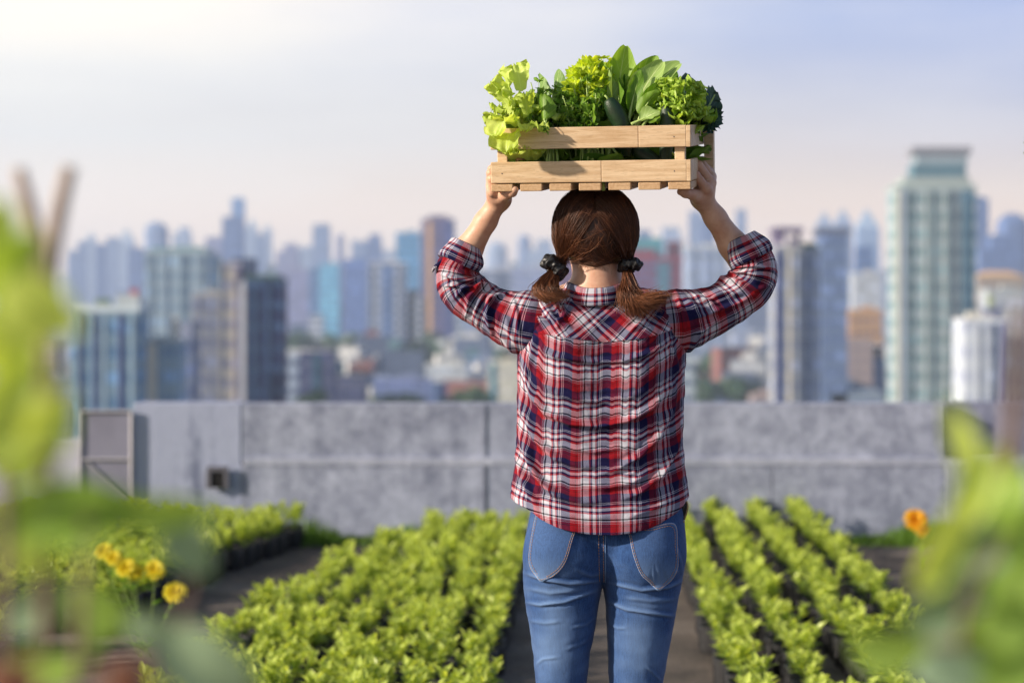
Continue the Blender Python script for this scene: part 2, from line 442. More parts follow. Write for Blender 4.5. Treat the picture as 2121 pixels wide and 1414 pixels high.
# fine tension lines
S1 = np.column_stack([V[:, 0]*.35, V[:, 1]*.35, V[:, 2]])
disp += .0006*vnoise(S1, 170, 11)*np.clip((py-1150)/60, .2, 1)+.0004*vnoise(V, 120, 5)
disp -= .0014*np.exp(-((px-1246)/3)**2)*(py < 1208)*(N[:, 1] < 0)
V = V+N*disp[:, None]
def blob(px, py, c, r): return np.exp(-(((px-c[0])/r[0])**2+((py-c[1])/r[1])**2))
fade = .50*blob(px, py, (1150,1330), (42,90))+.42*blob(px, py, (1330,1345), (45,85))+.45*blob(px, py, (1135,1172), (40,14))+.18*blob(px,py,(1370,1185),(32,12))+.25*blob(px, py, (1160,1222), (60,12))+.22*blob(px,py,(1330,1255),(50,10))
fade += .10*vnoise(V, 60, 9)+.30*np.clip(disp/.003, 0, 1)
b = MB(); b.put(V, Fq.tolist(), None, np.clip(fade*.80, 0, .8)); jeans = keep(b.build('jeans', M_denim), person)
jbvh = BVHTree.FromPolygons([tuple(v) for v in V], Fq.tolist())
cam = Vector(CAM)
def hit(bvh, px, py, lift=.0015, fallback=-.1):
    d = (P(px, py, 0)-cam).normalized(); h = bvh.ray_cast(cam, d)
    if h[0] is None: return P(px, py, fallback), Vector((0, -1, 0))
    n = h[1] if h[1].dot(d) < 0 else -h[1]
    return h[0]+n*lift, n
def pocket(outline, top_n):
    o = spline(outline+[outline[0]], 90)[:-1]
    c = o.mean(0); rings = []
    for s in (1.0, 1.0, .985, .93, .80, .62, .42, .2, .05, .002):
        rings.append([c+(p-c)*s for p in o])
    G = np.zeros((len(rings), len(o), 3))
    for i, r in enumerate(rings):
        for j, p in enumerate(r):
            G[i, j] = hit(jbvh, p[0], p[1], -.0015 if i == 0 else (.0026 if i == 1 else .0030))[0]
    b = MB(); r = G.reshape(-1, 3)
    f_ = np.array([[p for p in q] for q in rings]).reshape(-1, 2)
    t = .25+.0*f_[:, 0]; t = np.where(np.arange(len(r))//len(o) <= 2, .85, .10+.35*np.clip((f_[:, 1]-1150)/60, 0, 1))
    b.grid(G, None, t, wrap=True); ob = keep(b.build('back_pocket', M_denim), jeans_root); return ob, o, c
jeans_root = person
def under0(c, p): c.parent = p; c.matrix_parent_inverse = Matrix.Identity(4)
def dashes(b, line, r=.00045, dash=.0045, gap=.0016, lift=.0022):
    p = np.array([tuple(hit(jbvh, q[0], q[1], lift)[0]) for q in line])
    seg = np.linalg.norm(np.diff(p, axis=0), axis=1); cum = np.concatenate([[0], np.cumsum(seg)])
    s = 0
    while s+dash < cum[-1]:
        q = [[np.interp(s+dash*k/3, cum, p[:, i]) for i in range(3)] for k in range(4)]
        b.tube(q, r, 5); s += dash+gap
def sub(c, p):
    c.parent = p; c.matrix_parent_inverse = Matrix.Identity(4); return c
def densify(l, n): return spline(l, n)
PK = [[(1113,1060),(1106,1090),(1099,1130),(1097,1160),(1103,1180),(1122,1202),(1152,1188),(1172,1162),(1186,1118),(1194,1092),(1195,1062),(1150,1054)],
      [(1297,1090),(1304,1112),(1312,1148),(1326,1185),(1344,1204),(1364,1221),(1390,1200),(1403,1172),(1402,1130),(1395,1084),(1345,1092)]]
for o_ in PK:
    sp = MB()
    ob, o, c = pocket(o_, 0)
    # mesh child of jeans: re-parent
    ob.parent = jeans; ob.matrix_parent_inverse = Matrix.Identity(4)
    for s in (.97, .885):
        dashes(sp, [c+(p-c)*s for p in np.vstack([o, o[:1]])], lift=.0036)
    under0(sp.build('stitching', M_thread), jeans)
sp = MB()
for x in (1240, 1250):
    dashes(sp, densify([(x, 1094), (x, 1150), (x+1, 1204)], 40), lift=.0012)
sub(sp.build('stitching', M_thread), jeans)
for x in (1254,):
    b = MB(); b.tube([hit(jbvh, x, y, .0004)[0] for y in np.linspace(1092, 1206, 40)], .0011, 6); sub(b.build('seam', M_denim), jeans)
# belt, pouch with clip at the right hip
b = MB(); th = np.linspace(0, 2*math.pi, 72, endpoint=False)
G = np.array([[[X0(1256)+.163*math.copysign(abs(math.cos(t))**.88, math.cos(t))*s, .104*math.sin(t)*s, Z0(y)] for t in th] for y, s in ((1052, .985), (1052, 1.0), (1022, 1.0), (1022, .985))])
b.grid(G, None, .5, wrap=True); keep(b.build('belt', M_black), person)
b = MB()
q = spline([(1410,1030),(1421,1034),(1422,1052),(1417,1070),(1412,1078),(1408,1060)], 24)
G = np.array([[tuple(P(*(q.mean(0)+(p-q.mean(0))*s), y)) for p in q] for y, s in ((.005, .02), (.004, .7), (0, .98), (-.012, 1), (-.03, .98), (-.034, .7), (-.035, .02))])
b.grid(G, None, .5, wrap=True, flip=True); pouch = keep(b.build('belt_pouch', M_black), person)
b = MB(); b.tube([P(x, y, -.036) for x, y in spline([(1420,1034),(1424,1045),(1422,1060),(1417,1076)], 14)], .0022, 8)
b.tube([P(1416, 1077, -.036), P(1412, 1082, -.034)], .004, 8); keep(b.build('clip', M_metal), person)

# ---------------- shirt body and yoke
def ptsx(py, side): 
    ys = [598, 602, 608, 616, 630, 660, 700, 740, 800, 850, 900, 950, 1000, 1030, 1110]
    l  = [1150, 1122, 1100, 1090, 1084, 1080, 1076, 1071, 1071, 1070, 1069, 1066, 1060, 1057, 1064]
    r  = [1330, 1362, 1390, 1402, 1408, 1412, 1418, 1420, 1418, 1416, 1415, 1417, 1423, 1427, 1420]
    return np.interp(py, ys, l if side < 0 else r)
def shirt_depth(py, back):
    ys = [598, 604, 612, 625, 650, 700, 780, 860, 950, 1030, 1110]
    bk = [.030, .042, .055, .068, .084, .100, .104, .098, .098, .112, .128]
    fr = [.030, .040, .050, .060, .078, .100, .112, .105, .100, .105, .110]
    return np.interp(py, ys, bk if back else fr)
NTH = 440
def shirt_point(th, py):
    """th: 0..2pi ; back centre at th = -pi/2"""
    a = (ptsx(py, 1)-ptsx(py, -1))/2; cx = (ptsx(py, 1)+ptsx(py, -1))/2
    c, s_ = np.cos(th), np.sin(th); n = 2.35
    x = cx+a*np.sign(c)*np.abs(c)**(2/n)
    bb = np.where(s_ < 0, shirt_depth(py, True), shirt_depth(py, False))
    y = bb*np.sign(s_)*np.abs(s_)**(2/n)
    # spine hollow between the shoulder blades
    y = y+np.where(s_ < 0, .012*np.exp(-((x-1245)/38)**2)*np.exp(-((py-800)/150)**2), 0)
    y = y-np.where(s_ < 0, .008*np.exp(-((np.abs(x-1245)-85)/45)**2)*np.exp(-((py-720)/70)**2), 0)
    return x, y
def foldlines():
    U = lambda *p: list(p)
    return [
     (U((1098,712),(1150,738),(1220,750),(1290,748),(1350,730),(1400,700)), 4.5, 9, .3),
     (U((1090,745),(1120,790),(1165,820),(1230,832),(1300,824),(1350,806)), 2.5, 10, .2),
     (U((1084,760),(1098,815),(1130,856),(1180,878),(1243,884),(1300,872),(1350,846),(1392,800)), 6.5, 11, .45),
     (U((1075,775),(1082,850),(1108,910),(1150,950),(1205,968),(1260,966)), 5.0, 11, .4),
     (U((1404,790),(1392,850),(1365,905),(1325,945),(1280,972),(1230,985)), 4.6, 11, -.4),
     (U((1072,850),(1084,925),(1108,985),(1150,1025),(1205,1042),(1265,1036)), 5.5, 12, .35),
     (U((1410,860),(1400,930),(1370,985),(1325,1022),(1270,1040)), 4.0, 11, -.35),
     (U((1070,930),(1080,985),(1100,1030),(1125,1062)), 4.5, 9, .3),
     (U((1092,900),(1100,960),(1128,1010),(1160,1035)), 3.5, 8, .3),
     (U((1415,935),(1408,985),(1390,1030)), 2.2, 8, 0), (U((1404,905),(1385,965),(1360,1010),(1330,1040)), 1.8, 7, -.2),
     (U((1130,900),(1165,925),(1230,936),(1300,925)), 2.2, 8, .3),
     (U((1110,690),(1100,740),(1084,800)), 3.0, 8, 0), (U((1385,690),(1396,740),(1410,790)), 3.0, 8, 0),
     (U((1200,1000),(1250,1012),(1310,1000),(1352,975)), 3.0, 9, .2), (U((1160,1060),(1210,1072),(1280,1070)), 1.8, 9, .2),
     (U((1300,1070),(1345,1058),(1385,1040)), 2.0, 8, 0),
     # yoke
     (U((1098,622),(1112,655),(1140,680)), 4.0, 8, .2), (U((1130,640),(1150,660),(1190,685)), 4.5, 8, .2), (U((1168,628),(1172,650),(1150,680)), 4.0, 7, 0),
     (U((1395,612),(1402,640),(1398,672)), 3.5, 7, 0), (U((1330,650),(1360,660),(1390,655)), 3.5, 7, .2), (U((1300,690),(1330,668),(1345,640)), 3.0, 8, 0),
     (U((1200,650),(1240,662),(1290,652)), 2.2, 9, .1), (U((1215,690),(1240,670),(1262,690)), 1.2, 9, 0)]
FL = foldlines()
def shirt_panel(rows_py, name, uvrot=0, lift=0.0, parent=None):
    """rows_py: (R,NTH) array of heights"""
    th = np.linspace(0, 2*math.pi, NTH, endpoint=False)[None, :]+np.zeros_like(rows_py)
    x, y = shirt_point(th, rows_py)
    G = np.stack([X0(x), y, Z0(rows_py)], -1)
    sh = G.shape
    # normals by finite differences
    du = np.roll(G, -1, 1)-np.roll(G, 1, 1); dv = np.gradient(G, axis=0)
    Nn = np.cross(du, dv); Nn /= np.linalg.norm(Nn, axis=2)[..., None]+1e-12
    if (Nn[sh[0]//2, 3*NTH//4, 1]) > 0: Nn = -Nn
    d = G[..., 1]+4; qx = G[..., 0]/d*4000+1060.5; qy = 650-(G[..., 2]-1.3)/d*4000
    back = np.clip(-np.sin(th)*4+.6, 0, 1)
    dsp = ridges(qx.ravel(), qy.ravel(), FL).reshape(sh[:2])*back
    flat = G.reshape(-1, 3)
    dsp += (.0011*vnoise(flat*np.array([.6, 1, 1.6]), 60, 21)+.0011*vnoise(flat*np.array([.8,1,1.3]), 130, 22)+.0005*vnoise(flat, 330, 23)).reshape(sh[:2])
    hemf = np.clip((rows_py-1000)/100, 0, 1)
    dsp += hemf*.0025*np.sin(th*9+1)
    dsp += lift
    G = G+Nn*dsp[..., None]
    # cloth coordinates
    u = np.zeros(sh[:2]); dx = np.linalg.norm(np.roll(G, -1, 1)-G, axis=2); u0 = np.cumsum(dx, 1)-dx
    mid = u0[:, [3*NTH//4]]; u = u0-mid
    # keep vertical stripes vertical: blend between arc length and plain x on the back
    xb = G[..., 0]-X0(1248)
    r0 = sh[0]//2
    u = (u[[r0], :]*1.0)*np.ones_like(u)*.75+u*.25
    seg = np.linalg.norm(np.diff(G, axis=0), axis=2); v = np.concatenate([np.zeros((1, NTH)), np.cumsum(seg, 0)], 0)
    v = v+ (Z0(rows_py[0])-Z0(1104))[None, :]
    sag = np.interp(rows_py, [600, 740, 850, 1000, 1104], [.048, .042, .030, .026, .012])
    v = v-sag*np.clip(np.abs(xb)/.165, 0, 1.2)**2*back+.006
    UV = np.stack([u+.006, v], -1)
    if uvrot:
        c, s_ = math.cos(uvrot), math.sin(uvrot)
        UV = np.stack([UV[..., 0]*c-UV[..., 1]*s_, UV[..., 0]*s_+UV[..., 1]*c], -1)
    b = MB(); b.grid(G[:, :], UV, .5, wrap=True)
    o = b.build(name, M_plaid, None)
    # fix uv seam: it lies on the front of the shirt (th = 0 edge) - rebuild with last column unwrapped
    me = o.data; l = me.uv_layers[0]; n = len(me.loops)
    uv = np.empty(n*2, np.float32); l.data.foreach_get('uv', uv); uv = uv.reshape(-1, 4, 2)
    span = uv.max(1)-uv.min(1); bad = np.where(span.max(1) > .3)[0]
    full = UV[:, -1]-UV[:, 0]
    for k in bad:
        q = uv[k]; m = q[:, 0] < q[:, 0].mean()
        uv[k][m] = uv[k][~m].mean(0)
    l.data.foreach_set('uv', uv.ravel())
    keep(o, person)
    return o, G
th = np.linspace(0, 2*math.pi, NTH, endpoint=False)
cs = np.sign(np.cos(th))*np.abs(np.cos(th))**(2/2.35)
kk = .9725
def eff(t, onback=1): return 650+(np.array(t)-650)*kk
xs_ = np.linspace(-1, 1, 13)
hemB = eff([1046, 1056, 1078, 1092, 1100, 1104, 1106, 1106, 1103, 1096, 1084, 1066, 1048])
hemB[0] = 1030; hemB[-1] = 1027
hem = np.interp(cs, xs_, hemB); hem = np.where(np.sin(th) > 0, hem-8*np.sin(th), hem)
ykB = 650+(np.interp(xs_, [-1, -.5, 0, .5, 1], [684, 697, 707, 699, 674])-650)*.975
yk = np.interp(cs, xs_, ykB)
R1 = 230
w = np.linspace(0, 1, R1)[:, None]
rows = hem[None]*(1-w)+yk[None]*w
shirt, G1 = shirt_panel(rows, 'shirt')
sol = shirt.modifiers.new('thickness', 'SOLIDIFY'); sol.thickness = .0012; sol.offset = -1
R2 = 70
w = np.linspace(0, 1, R2)[:, None]**1.0
rows = (yk[None]+1.5)*(1-w)+598.5*w
yoke, G2 = shirt_panel(rows, 'yoke', math.radians(45), .0022)
sbvh = BVHTree.FromPolygons([tuple(p) for p in np.concatenate([G1.reshape(-1, 3), G2.reshape(-1, 3)])],
    [(i*NTH+j, i*NTH+(j+1) % NTH, (i+1)*NTH+(j+1) % NTH, (i+1)*NTH+j) for i in range(R1-1) for j in range(NTH)] +
    [(R1*NTH+i*NTH+j, R1*NTH+i*NTH+(j+1) % NTH, R1*NTH+(i+1)*NTH+(j+1) % NTH, R1*NTH+(i+1)*NTH+j) for i in range(R2-1) for j in range(NTH)])
# collar: folded band round the neck
th2 = np.linspace(0, 2*math.pi, 96, endpoint=False)
prof = [(0, .0, 0), (.2, .0, .006), (.55, .0008, .016), (.95, .001, .026), (1, .003, .0275), (1.0, .0065, .0275), (.9, .009, .022), (.5, .0125, .009), (.1, .0140, -.003), (0, .0145, -.0085), (0, .012, -.0095)]
G = np.zeros((len(prof), 96, 3)); UV = np.zeros((len(prof), 96, 2))
for i, (_, dr, dz) in enumerate(prof):
    for j, t in enumerate(th2):
        c, s_ = math.cos(t), math.sin(t)
        ax, ay = .054+dr, .056+dr
        base = Z0(623)+.006*max(0, s_)-.02*max(0, s_)**2 + .010*abs(c)**3*(1 if s_ < .3 else .3)
        spread = (1-dz/.03)*.006
        G[i, j] = (X0(1234)+(ax+spread)*c, -.012+ay*s_-.002, base+dz-.002*math.sin(3*t+.6))
        UV[i, j] = (t*.060+.02, .012+dz*1.05 if i < 5 else .075-dz*1.0)
b = MB(); b.grid(G, UV, .5, wrap=True); col_o = keep(b.build('collar', M_plaid), person)
me = col_o.data; l = me.uv_layers[0]; uv = np.empty(len(me.loops)*2, np.float32); l.data.foreach_get('uv', uv); uv = uv.reshape(-1, 4, 2)
for k in range(len(uv)):
    if uv[k][:, 0].max()-uv[k][:, 0].min() > .2: uv[k][uv[k][:, 0] < .1, 0] += .060*2*math.pi
l.data.foreach_set('uv', uv.ravel())
# sleeves
def sleeve(side):
    if side < 0:
        cl = [(963,528,34,-.004),(950,556,45,.006),(950,582,48,.010),(968,610,50,.012),(1008,637,50,.010),(1048,656,58,.006),(1090,668,67,.0),(1130,672,62,0)]
        folds = [([(935,562),(965,566),(1000,582)], 5.5, 6, .3), ([(912,566),(948,580),(996,582)], 5, 6, .2), ([(915,590),(950,592),(985,600)], 4, 6, .2), ([(940,620),(960,596),(1000,590)], 4.5, 7, .2),
          ([(968,650),(972,616),(992,592),(1024,594)], 6, 8, .3), ([(990,668),(985,640),(1000,612),(1030,606)], 3, 8, .2), ([(1018,690),(1010,650),(1012,620),(1046,608)], 6, 8, .35),
          ([(1020,672),(1045,705),(1070,735)], 4, 7, .3), ([(1042,640),(1052,680),(1070,715)], 2.5, 8, .2), ([(1060,612),(1070,650),(1074,700)], 3, 7, .1), ([(1036,612),(1056,606),(1078,612)], 2, 6, .1)]
    else:
        cl = [(1541,512,34,-.004),(1558,538,45,.006),(1563,566,49,.010),(1551,594,49,.012),(1512,624,48,.010),(1464,648,54,.006),(1412,664,66,.0),(1370,668,62,0)]
        folds = [([(1500,566),(1545,562),(1594,580)], 5.5, 7, .3), ([(1512,552),(1560,548),(1602,562)], 5, 6, .2), ([(1475,588),(1520,580),(1570,600),(1600,590)], 4.5, 7, .3), ([(1440,598),(1475,582),(1520,572)], 5, 7, .3),
          ([(1462,622),(1500,606),(1550,612)], 4, 7, .2), ([(1470,645),(1520,632),(1560,612)], 4, 8, .3), ([(1432,610),(1470,625),(1500,650)], 4.5, 7, .2), ([(1430,660),(1480,648),(1520,632)], 3, 7, .2),
          ([(1420,620),(1446,640),(1456,690)], 4, 8, .2), ([(1425,735),(1450,690),(1490,660)], 3.5, 7, .2), ([(1402,612),(1415,650),(1418,700)], 3, 6, .1)]
    nL, nC = 150, 132
    c = spline(cl, nL); C3 = np.stack([X0(c[:, 0]), c[:, 3], Z0(c[:, 1])], -1); r = c[:, 2]/1000
    T = np.gradient(C3, axis=0); T /= np.linalg.norm(T, axis=1)[:, None]
    B = np.tile([0, -1., 0], (nL, 1)); B -= (B*T).sum(1)[:, None]*T; B /= np.linalg.norm(B, axis=1)[:, None]
    A = np.cross(B, T)
    tt = np.linspace(0, 2*math.pi, nC, endpoint=False)
    dd = np.interp(np.linspace(0, 1, nL), [0, .3, .7, 1], [1.0, 1.0, 1.0, 1.05])
    G = C3[:, None]+r[:, None, None]*(np.cos(tt)[None, :, None]*B[:, None]*dd[:, None, None]*.98+np.sin(tt)[None, :, None]*A[:, None])
    Nn = np.cos(tt)[None, :, None]*B[:, None]+np.sin(tt)[None, :, None]*A[:, None]
    d = G[..., 1]+4; qx = G[..., 0]/d*4000+1060.5; qy = 650-(G[..., 2]-1.3)/d*4000
    facing = np.clip(.75+np.cos(tt)[None, :]*1.5, .25, 1)
    ds = ridges(qx.ravel(), qy.ravel(), folds).reshape(nL, nC)*facing
    fl = G.reshape(-1, 3); ds += (.0018*vnoise(fl, 55, 31+side)+.0011*vnoise(fl, 140, 33)+.0005*vnoise(fl, 320, 34)).reshape(nL, nC)
    G2_ = G+Nn*ds[..., None]
    s_ = np.concatenate([[0], np.cumsum(np.linalg.norm(np.diff(C3, axis=0), axis=1))])
    ang = np.where(tt > math.pi, tt-2*math.pi, tt)
    UV = np.stack([np.tile(s_[:, None], (1, nC))*1.0+.012*np.cos(tt)[None], ang[None, :]*.052*np.ones((nL, 1))+.02*np.sin(s_*6)[:, None]], -1)
    b = MB(); b.grid(G2_, UV, .5, wrap=True, flip=(side > 0)); o = b.build('sleeve', M_plaid); fixseam(o, .052*2*math.pi)
    keep(o, person)
    # rolled cuff
    q = spline([(966,507,31),(962,520,37),(955,536,44),(948,549,45)] if side < 0 else [(1536,493,31.5),(1543,508,38),(1553,526,45),(1560,540,45)], 26)
    prf = [(0, -4), (0, 0)]+[(k, 1) for k in range(1, 25)]+[(25, 0), (24, -6)]
    C = np.stack([X0(q[:, 0]), np.full(26, -.001), Z0(q[:, 1])], -1); Td = C[-1]-C[0]; Td /= np.linalg.norm(Td)
    Bv = np.array([0, -1., 0]); Av = np.cross(Bv, Td)
    G = np.zeros((len(prf), nC, 3)); UV = np.zeros((len(prf), nC, 2))
    for i, (k, f) in enumerate(prf):
        bulge = .0035*math.sin(math.pi*k/25)*(f == 1)
        for j, t in enumerate(tt):
            slant = .010*math.cos(t)*(-1)
            rr = q[k, 2]/1000+bulge+(f-1)*.0014*(abs(f) if f < 0 else 1) + .0016*math.sin(3*t+k*.22)+.0009*math.sin(7*t-k*.3)
            rr *= (.985 if abs(math.cos(t)) > .5 else 1)
            G[i, j] = C[k]+rr*(math.cos(t)*Bv+math.sin(t)*Av)+Td*slant*.5+Td*.0018*math.sin(2*t+1)
            an = t if t <= math.pi else t-2*math.pi
            UV[i, j] = (an*.045+.03, k*.0018+.047)
    b = MB(); b.grid(G, UV, .5, wrap=True, flip=(side > 0)); o2 = b.build('rolled_cuff', M_plaid); fixseam(o2, .045*2*math.pi); keep(o2, person)
    return o, o2
def fixseam(o, period):
    me = o.data; l = me.uv_layers[0]; uv = np.empty(len(me.loops)*2, np.float32); l.data.foreach_get('uv', uv); uv = uv.reshape(-1, 4, 2)
    for ax in (0, 1):
        sp_ = uv[..., ax].max(1)-uv[..., ax].min(1)
        for k in np.where(sp_ > period*.6)[0]:
            m = uv[k][:, ax] < 0; uv[k][m, ax] += period
    l.data.foreach_set('uv', uv.ravel())
sl = [sleeve(-1), sleeve(1)]
# tab of the rolled cuff at the left elbow
b = MB(); G = np.array([[tuple(P(x+dx, y+dy, yy)) for dx, dy, yy in ((-4, 3, 0), (-3, -4, -.014), (4, -5, -.016), (6, 4, -.012))] for x, y in ((898, 560), (902, 554), (910, 547), (918, 540))])
b.grid(G, np.zeros((4, 4, 2))+np.linspace(0, .02, 4)[:, None, None]); t_ = keep(b.build('cuff_tab', M_plaid), person); t_.modifiers.new('t', 'SOLIDIFY').thickness = .003

# re-parent details one level down under shirt / jeans
def under(child, par):
    child.parent = par; child.matrix_parent_inverse = Matrix.Identity(4)
ROOTM = Matrix.Translation(person.location)
for o in (yoke, col_o, *[q for s_ in sl for q in s_], t_): under(o, shirt)

# ---------------- hair
def hf_R(d, e=2.35):
    """radius of the hair surface from the centre in unit direction d"""
    a = np.array([.0858, .108, .090])
    d = np.asarray(d)
    q = (np.abs(d[..., 0]/a[0])**e+np.abs(d[..., 1]/a[1])**e+np.abs(d[..., 2]/a[2])**e)**(-1/e)
    # taper towards the nape
    low = np.clip(-d[..., 2]-.15, 0, 1); q = q*(1-.34*low*np.abs(d[..., 0]))
    return q
HCn = np.array([X0(1233), .004, Z0(478)])
b = MB(); nu, nv = 96, 64
tu = np.linspace(0, 2*math.pi, nu, endpoint=False); tv = np.linspace(.02, math.pi-.55, nv)
D = np.stack([np.outer(np.sin(tv), np.cos(tu)), np.outer(np.sin(tv), np.sin(tu)), np.outer(np.cos(tv), np.ones(nu))], -1)
R = hf_R(D)*.975; G = HCn+D*R[..., None]
# face opening: pull the front (y>0, low) inwards so the face shows
m = (D[..., 1] > .35) & (D[..., 2] < .42); G[m] = HCn+D[m]*(R[m]*.62)[:, None]
b.grid(G, None, .05, wrap=True); hair = keep(b.build('hair', M_hair), person)
rs = np.random.default_rng(5)
tieL = np.array(tuple(P(1160, 545, -.035))); tieR = np.array(tuple(P(1303, 547, -.035)))
b = MB()
def strand(b, pts, r, tint):
    pts = np.asarray(pts); k = len(pts); rr = r*np.interp(np.linspace(0, 1, k), [0, .1, .8, 1], [.7, 1, .9, .25])
    b.tube(pts, rr, 3, tint, caps=False)
nS = 14; tq = np.linspace(0, 1, nS)
CL = [(rs.uniform(0, 1), rs.normal(0, .05), rs.uniform(.0, 1)) for _ in range(90)]
for side, tie in ((-1, tieL), (1, tieR)):
    dt = (tie-HCn); dt /= np.linalg.norm(dt)
    for k in range(2700):
        cl_ = CL[rs.integers(90)]
        s0 = rs.uniform(0, 1)
        s0 = s0*.8+.2*cl_[0]
        # start on the centre parting (from the front hairline over the crown down to the nape)
        phi = math.radians(-35+s0*215)       # 0 front-horizontal, 90 top, 180 back-horizontal
        phi = min(phi, math.radians(218))
        if s0 > .95: phi = math.radians(180+rs.uniform(0, 42))
        part = -.055 if True else 0
        sx = side*abs(rs.normal(.02, .025))+part*.6
        if rs.uniform() < .45: sx += side*rs.uniform(0, .75)
        d0 = np.array([sx, math.cos(phi), math.sin(phi)]); d0 /= np.linalg.norm(d0)
        if d0[1] > .35 and d0[2] < .42: continue
        d1 = dt+rs.normal(0, .05, 3); 
        tp = float(np.clip(d0[2]*1.6, 0, 1)); bow = np.array([side*(.22*tp-.10*(1-tp)), -.10-.15*tp, -.06*tp-.20*(1-tp)])
        D = d0[None]*(1-tq[:, None])+d1[None]*tq[:, None]+bow[None]*(np.sin(tq*math.pi)*.55)[:, None]
        D /= np.linalg.norm(D, axis=1)[:, None]
        lift = 1.0+.008*cl_[2]+rs.uniform(-.012, .020)+(rs.uniform(0, .04) if rs.uniform() < .03 else 0)+.010*np.sin(tq*7+cl_[2]*9)*tq
        pts = HCn+D*(hf_R(D)*lift)[:, None]
        e = tq**4
        pts = pts*(1-e[:, None])+(tie+rs.normal(0, .006, 3))[None]*e[:, None]
        pts += (np.sin(tq*math.pi)[:, None]*rs.normal(0, .0018, 3)[None])+(np.sin(tq*rs.uniform(6, 14)+cl_[1]*60)*tq)[:, None]*rs.normal(0, .0007, 3)[None]
        lock = .5+.5*math.sin(s0*41+side*1.3)*math.sin(s0*97+2); tint = np.clip(.10+.55*lock*np.sin(np.clip(tq+.12, 0, 1)*2.7)*rs.uniform(.75, 1.15)+.25*tq**3+rs.normal(0, .035), 0, 1)
        strand(b, pts, rs.uniform(.00035, .0007), tint)
# loose flyaway hairs
for k in range(190):
    phi = math.radians(rs.uniform(110, 215)); d0 = np.array([rs.uniform(-.8, .8), math.cos(phi), math.sin(phi)]); d0 /= np.linalg.norm(d0)
    d1 = d0+rs.normal(0, .35, 3); d1[2] -= .25
    D = d0[None]*(1-tq[:, None])+d1[None]*tq[:, None]+(np.sin(tq*math.pi)[:, None])*rs.normal(0, .12, 3)[None]; D /= np.linalg.norm(D, axis=1)[:, None]
    pts = HCn+D*(hf_R(D)*(1.015+.03*rs.uniform()*np.sin(tq*math.pi)))[:, None]
    strand(b, pts, .00026, rs.uniform(.35, .85))
# fine neck hairs
for k in range(34):
    x = rs.uniform(1204, 1270); y = 550+rs.uniform(0, 6)
    p0 = np.array(tuple(P(x, y, -.058))); p1 = p0+np.array([rs.normal(0, .006), .012, -rs.uniform(.012, .035)])
    pts = p0[None]*(1-tq[:, None])+p1[None]*tq[:, None]; strand(b, pts, .00016, .3)
keep(b.build('hair_strands', M_hair), person)
# pigtails
def pigtail(side):
    b = MB(); n = 22; t = np.linspace(0, 1, n)
    for k in range(1700 if side < 0 else 2200):
        if side < 0:
            g = spline([(1156,552,-.040),(1143,568,-.058),(1128,588,-.076),(1121,603,-.086),(1132,616,-.092),(1152,616,-.092)] if rs.uniform() < .72 else [(1156,552,-.040),(1146,572,-.058),(1141,592,-.078),(1146,608,-.088),(1158,610,-.086),(1170,603,-.080)], n)
            wdt = np.interp(t, [0, .12, .45, .75, 1], [5, 11, 17, 14, 8])
            end = rs.uniform(.70, 1.0)
        else:
            a = rs.beta(1.5, 1.3)
            e = np.array([1288, 650])*(1-a)+np.array([1392, 603])*a+np.array([0, 22*math.sin(a*math.pi)*rs.uniform(.3, 1.1)])
            mid = np.array([1292, 606])*(1-a)+np.array([1332, 622])*a
            g = spline([(1300,556,-.045),(1302,575,-.062),(*(np.array([1302, 590])*.5+mid*.5), -.082),(*mid, -.097),(*(mid*.45+e*.55), -.100),(*e, -.095)], n)
            wdt = np.interp(t, [0, .12, .5, 1], [5, 12, 17, 13]); end = rs.uniform(.75, 1.06) if rs.uniform() < .9 else 1.15
        ang = rs.uniform(0, 6.28); rad = math.sqrt(rs.uniform())
        cl_ = rs.integers(14)
        ang = ang*.6+.4*cl_
        off = np.stack([np.cos(ang+t*.8)*rad*wdt, np.sin(ang+t*.8)*rad*wdt*.8], -1)
        wav = 2.2*np.sin(t*8+cl_)*t
        px_ = g[:, 0]+off[:, 0]+wav+(rs.normal(0, 4.5) if rs.uniform() < .78 else rs.normal(0, 13))*t**1.4+rs.normal(0, 2.2)*np.sin(t*9+rs.uniform(0, 6))*t; py_ = g[:, 1]+off[:, 0]*.2+wav*.5+(rs.normal(0, 4.5) if rs.uniform() < .78 else rs.normal(0, 11))*t**1.4
        yy = g[:, 2]+off[:, 1]/1000
        tt_ = t*min(end, 1)
        pts = np.array([tuple(P(np.interp(q, t, px_), np.interp(q, t, py_), np.interp(q, t, yy))) for q in tt_])
        for i in range(6, n):
            if pts[i, 2] < Z0(598):
                h = sbvh.ray_cast(Vector((pts[i, 0], -.6, pts[i, 2])), Vector((0, 1, 0)))
                if h[0] is not None and pts[i, 1] > h[0].y-.004: pts[i, 1] = h[0].y-.004-.012*rad*abs(math.sin(ang))
        strand(b, pts, rs.uniform(.0004, .0007), np.clip(.34+.14*math.sin(cl_*2.1)+rs.normal(0, .14)+.50*np.linspace(0, 1, n)**1.3, .05, 1))
    return keep(b.build('pigtail', M_hair), person)
pigtail(-1); pigtail(1)
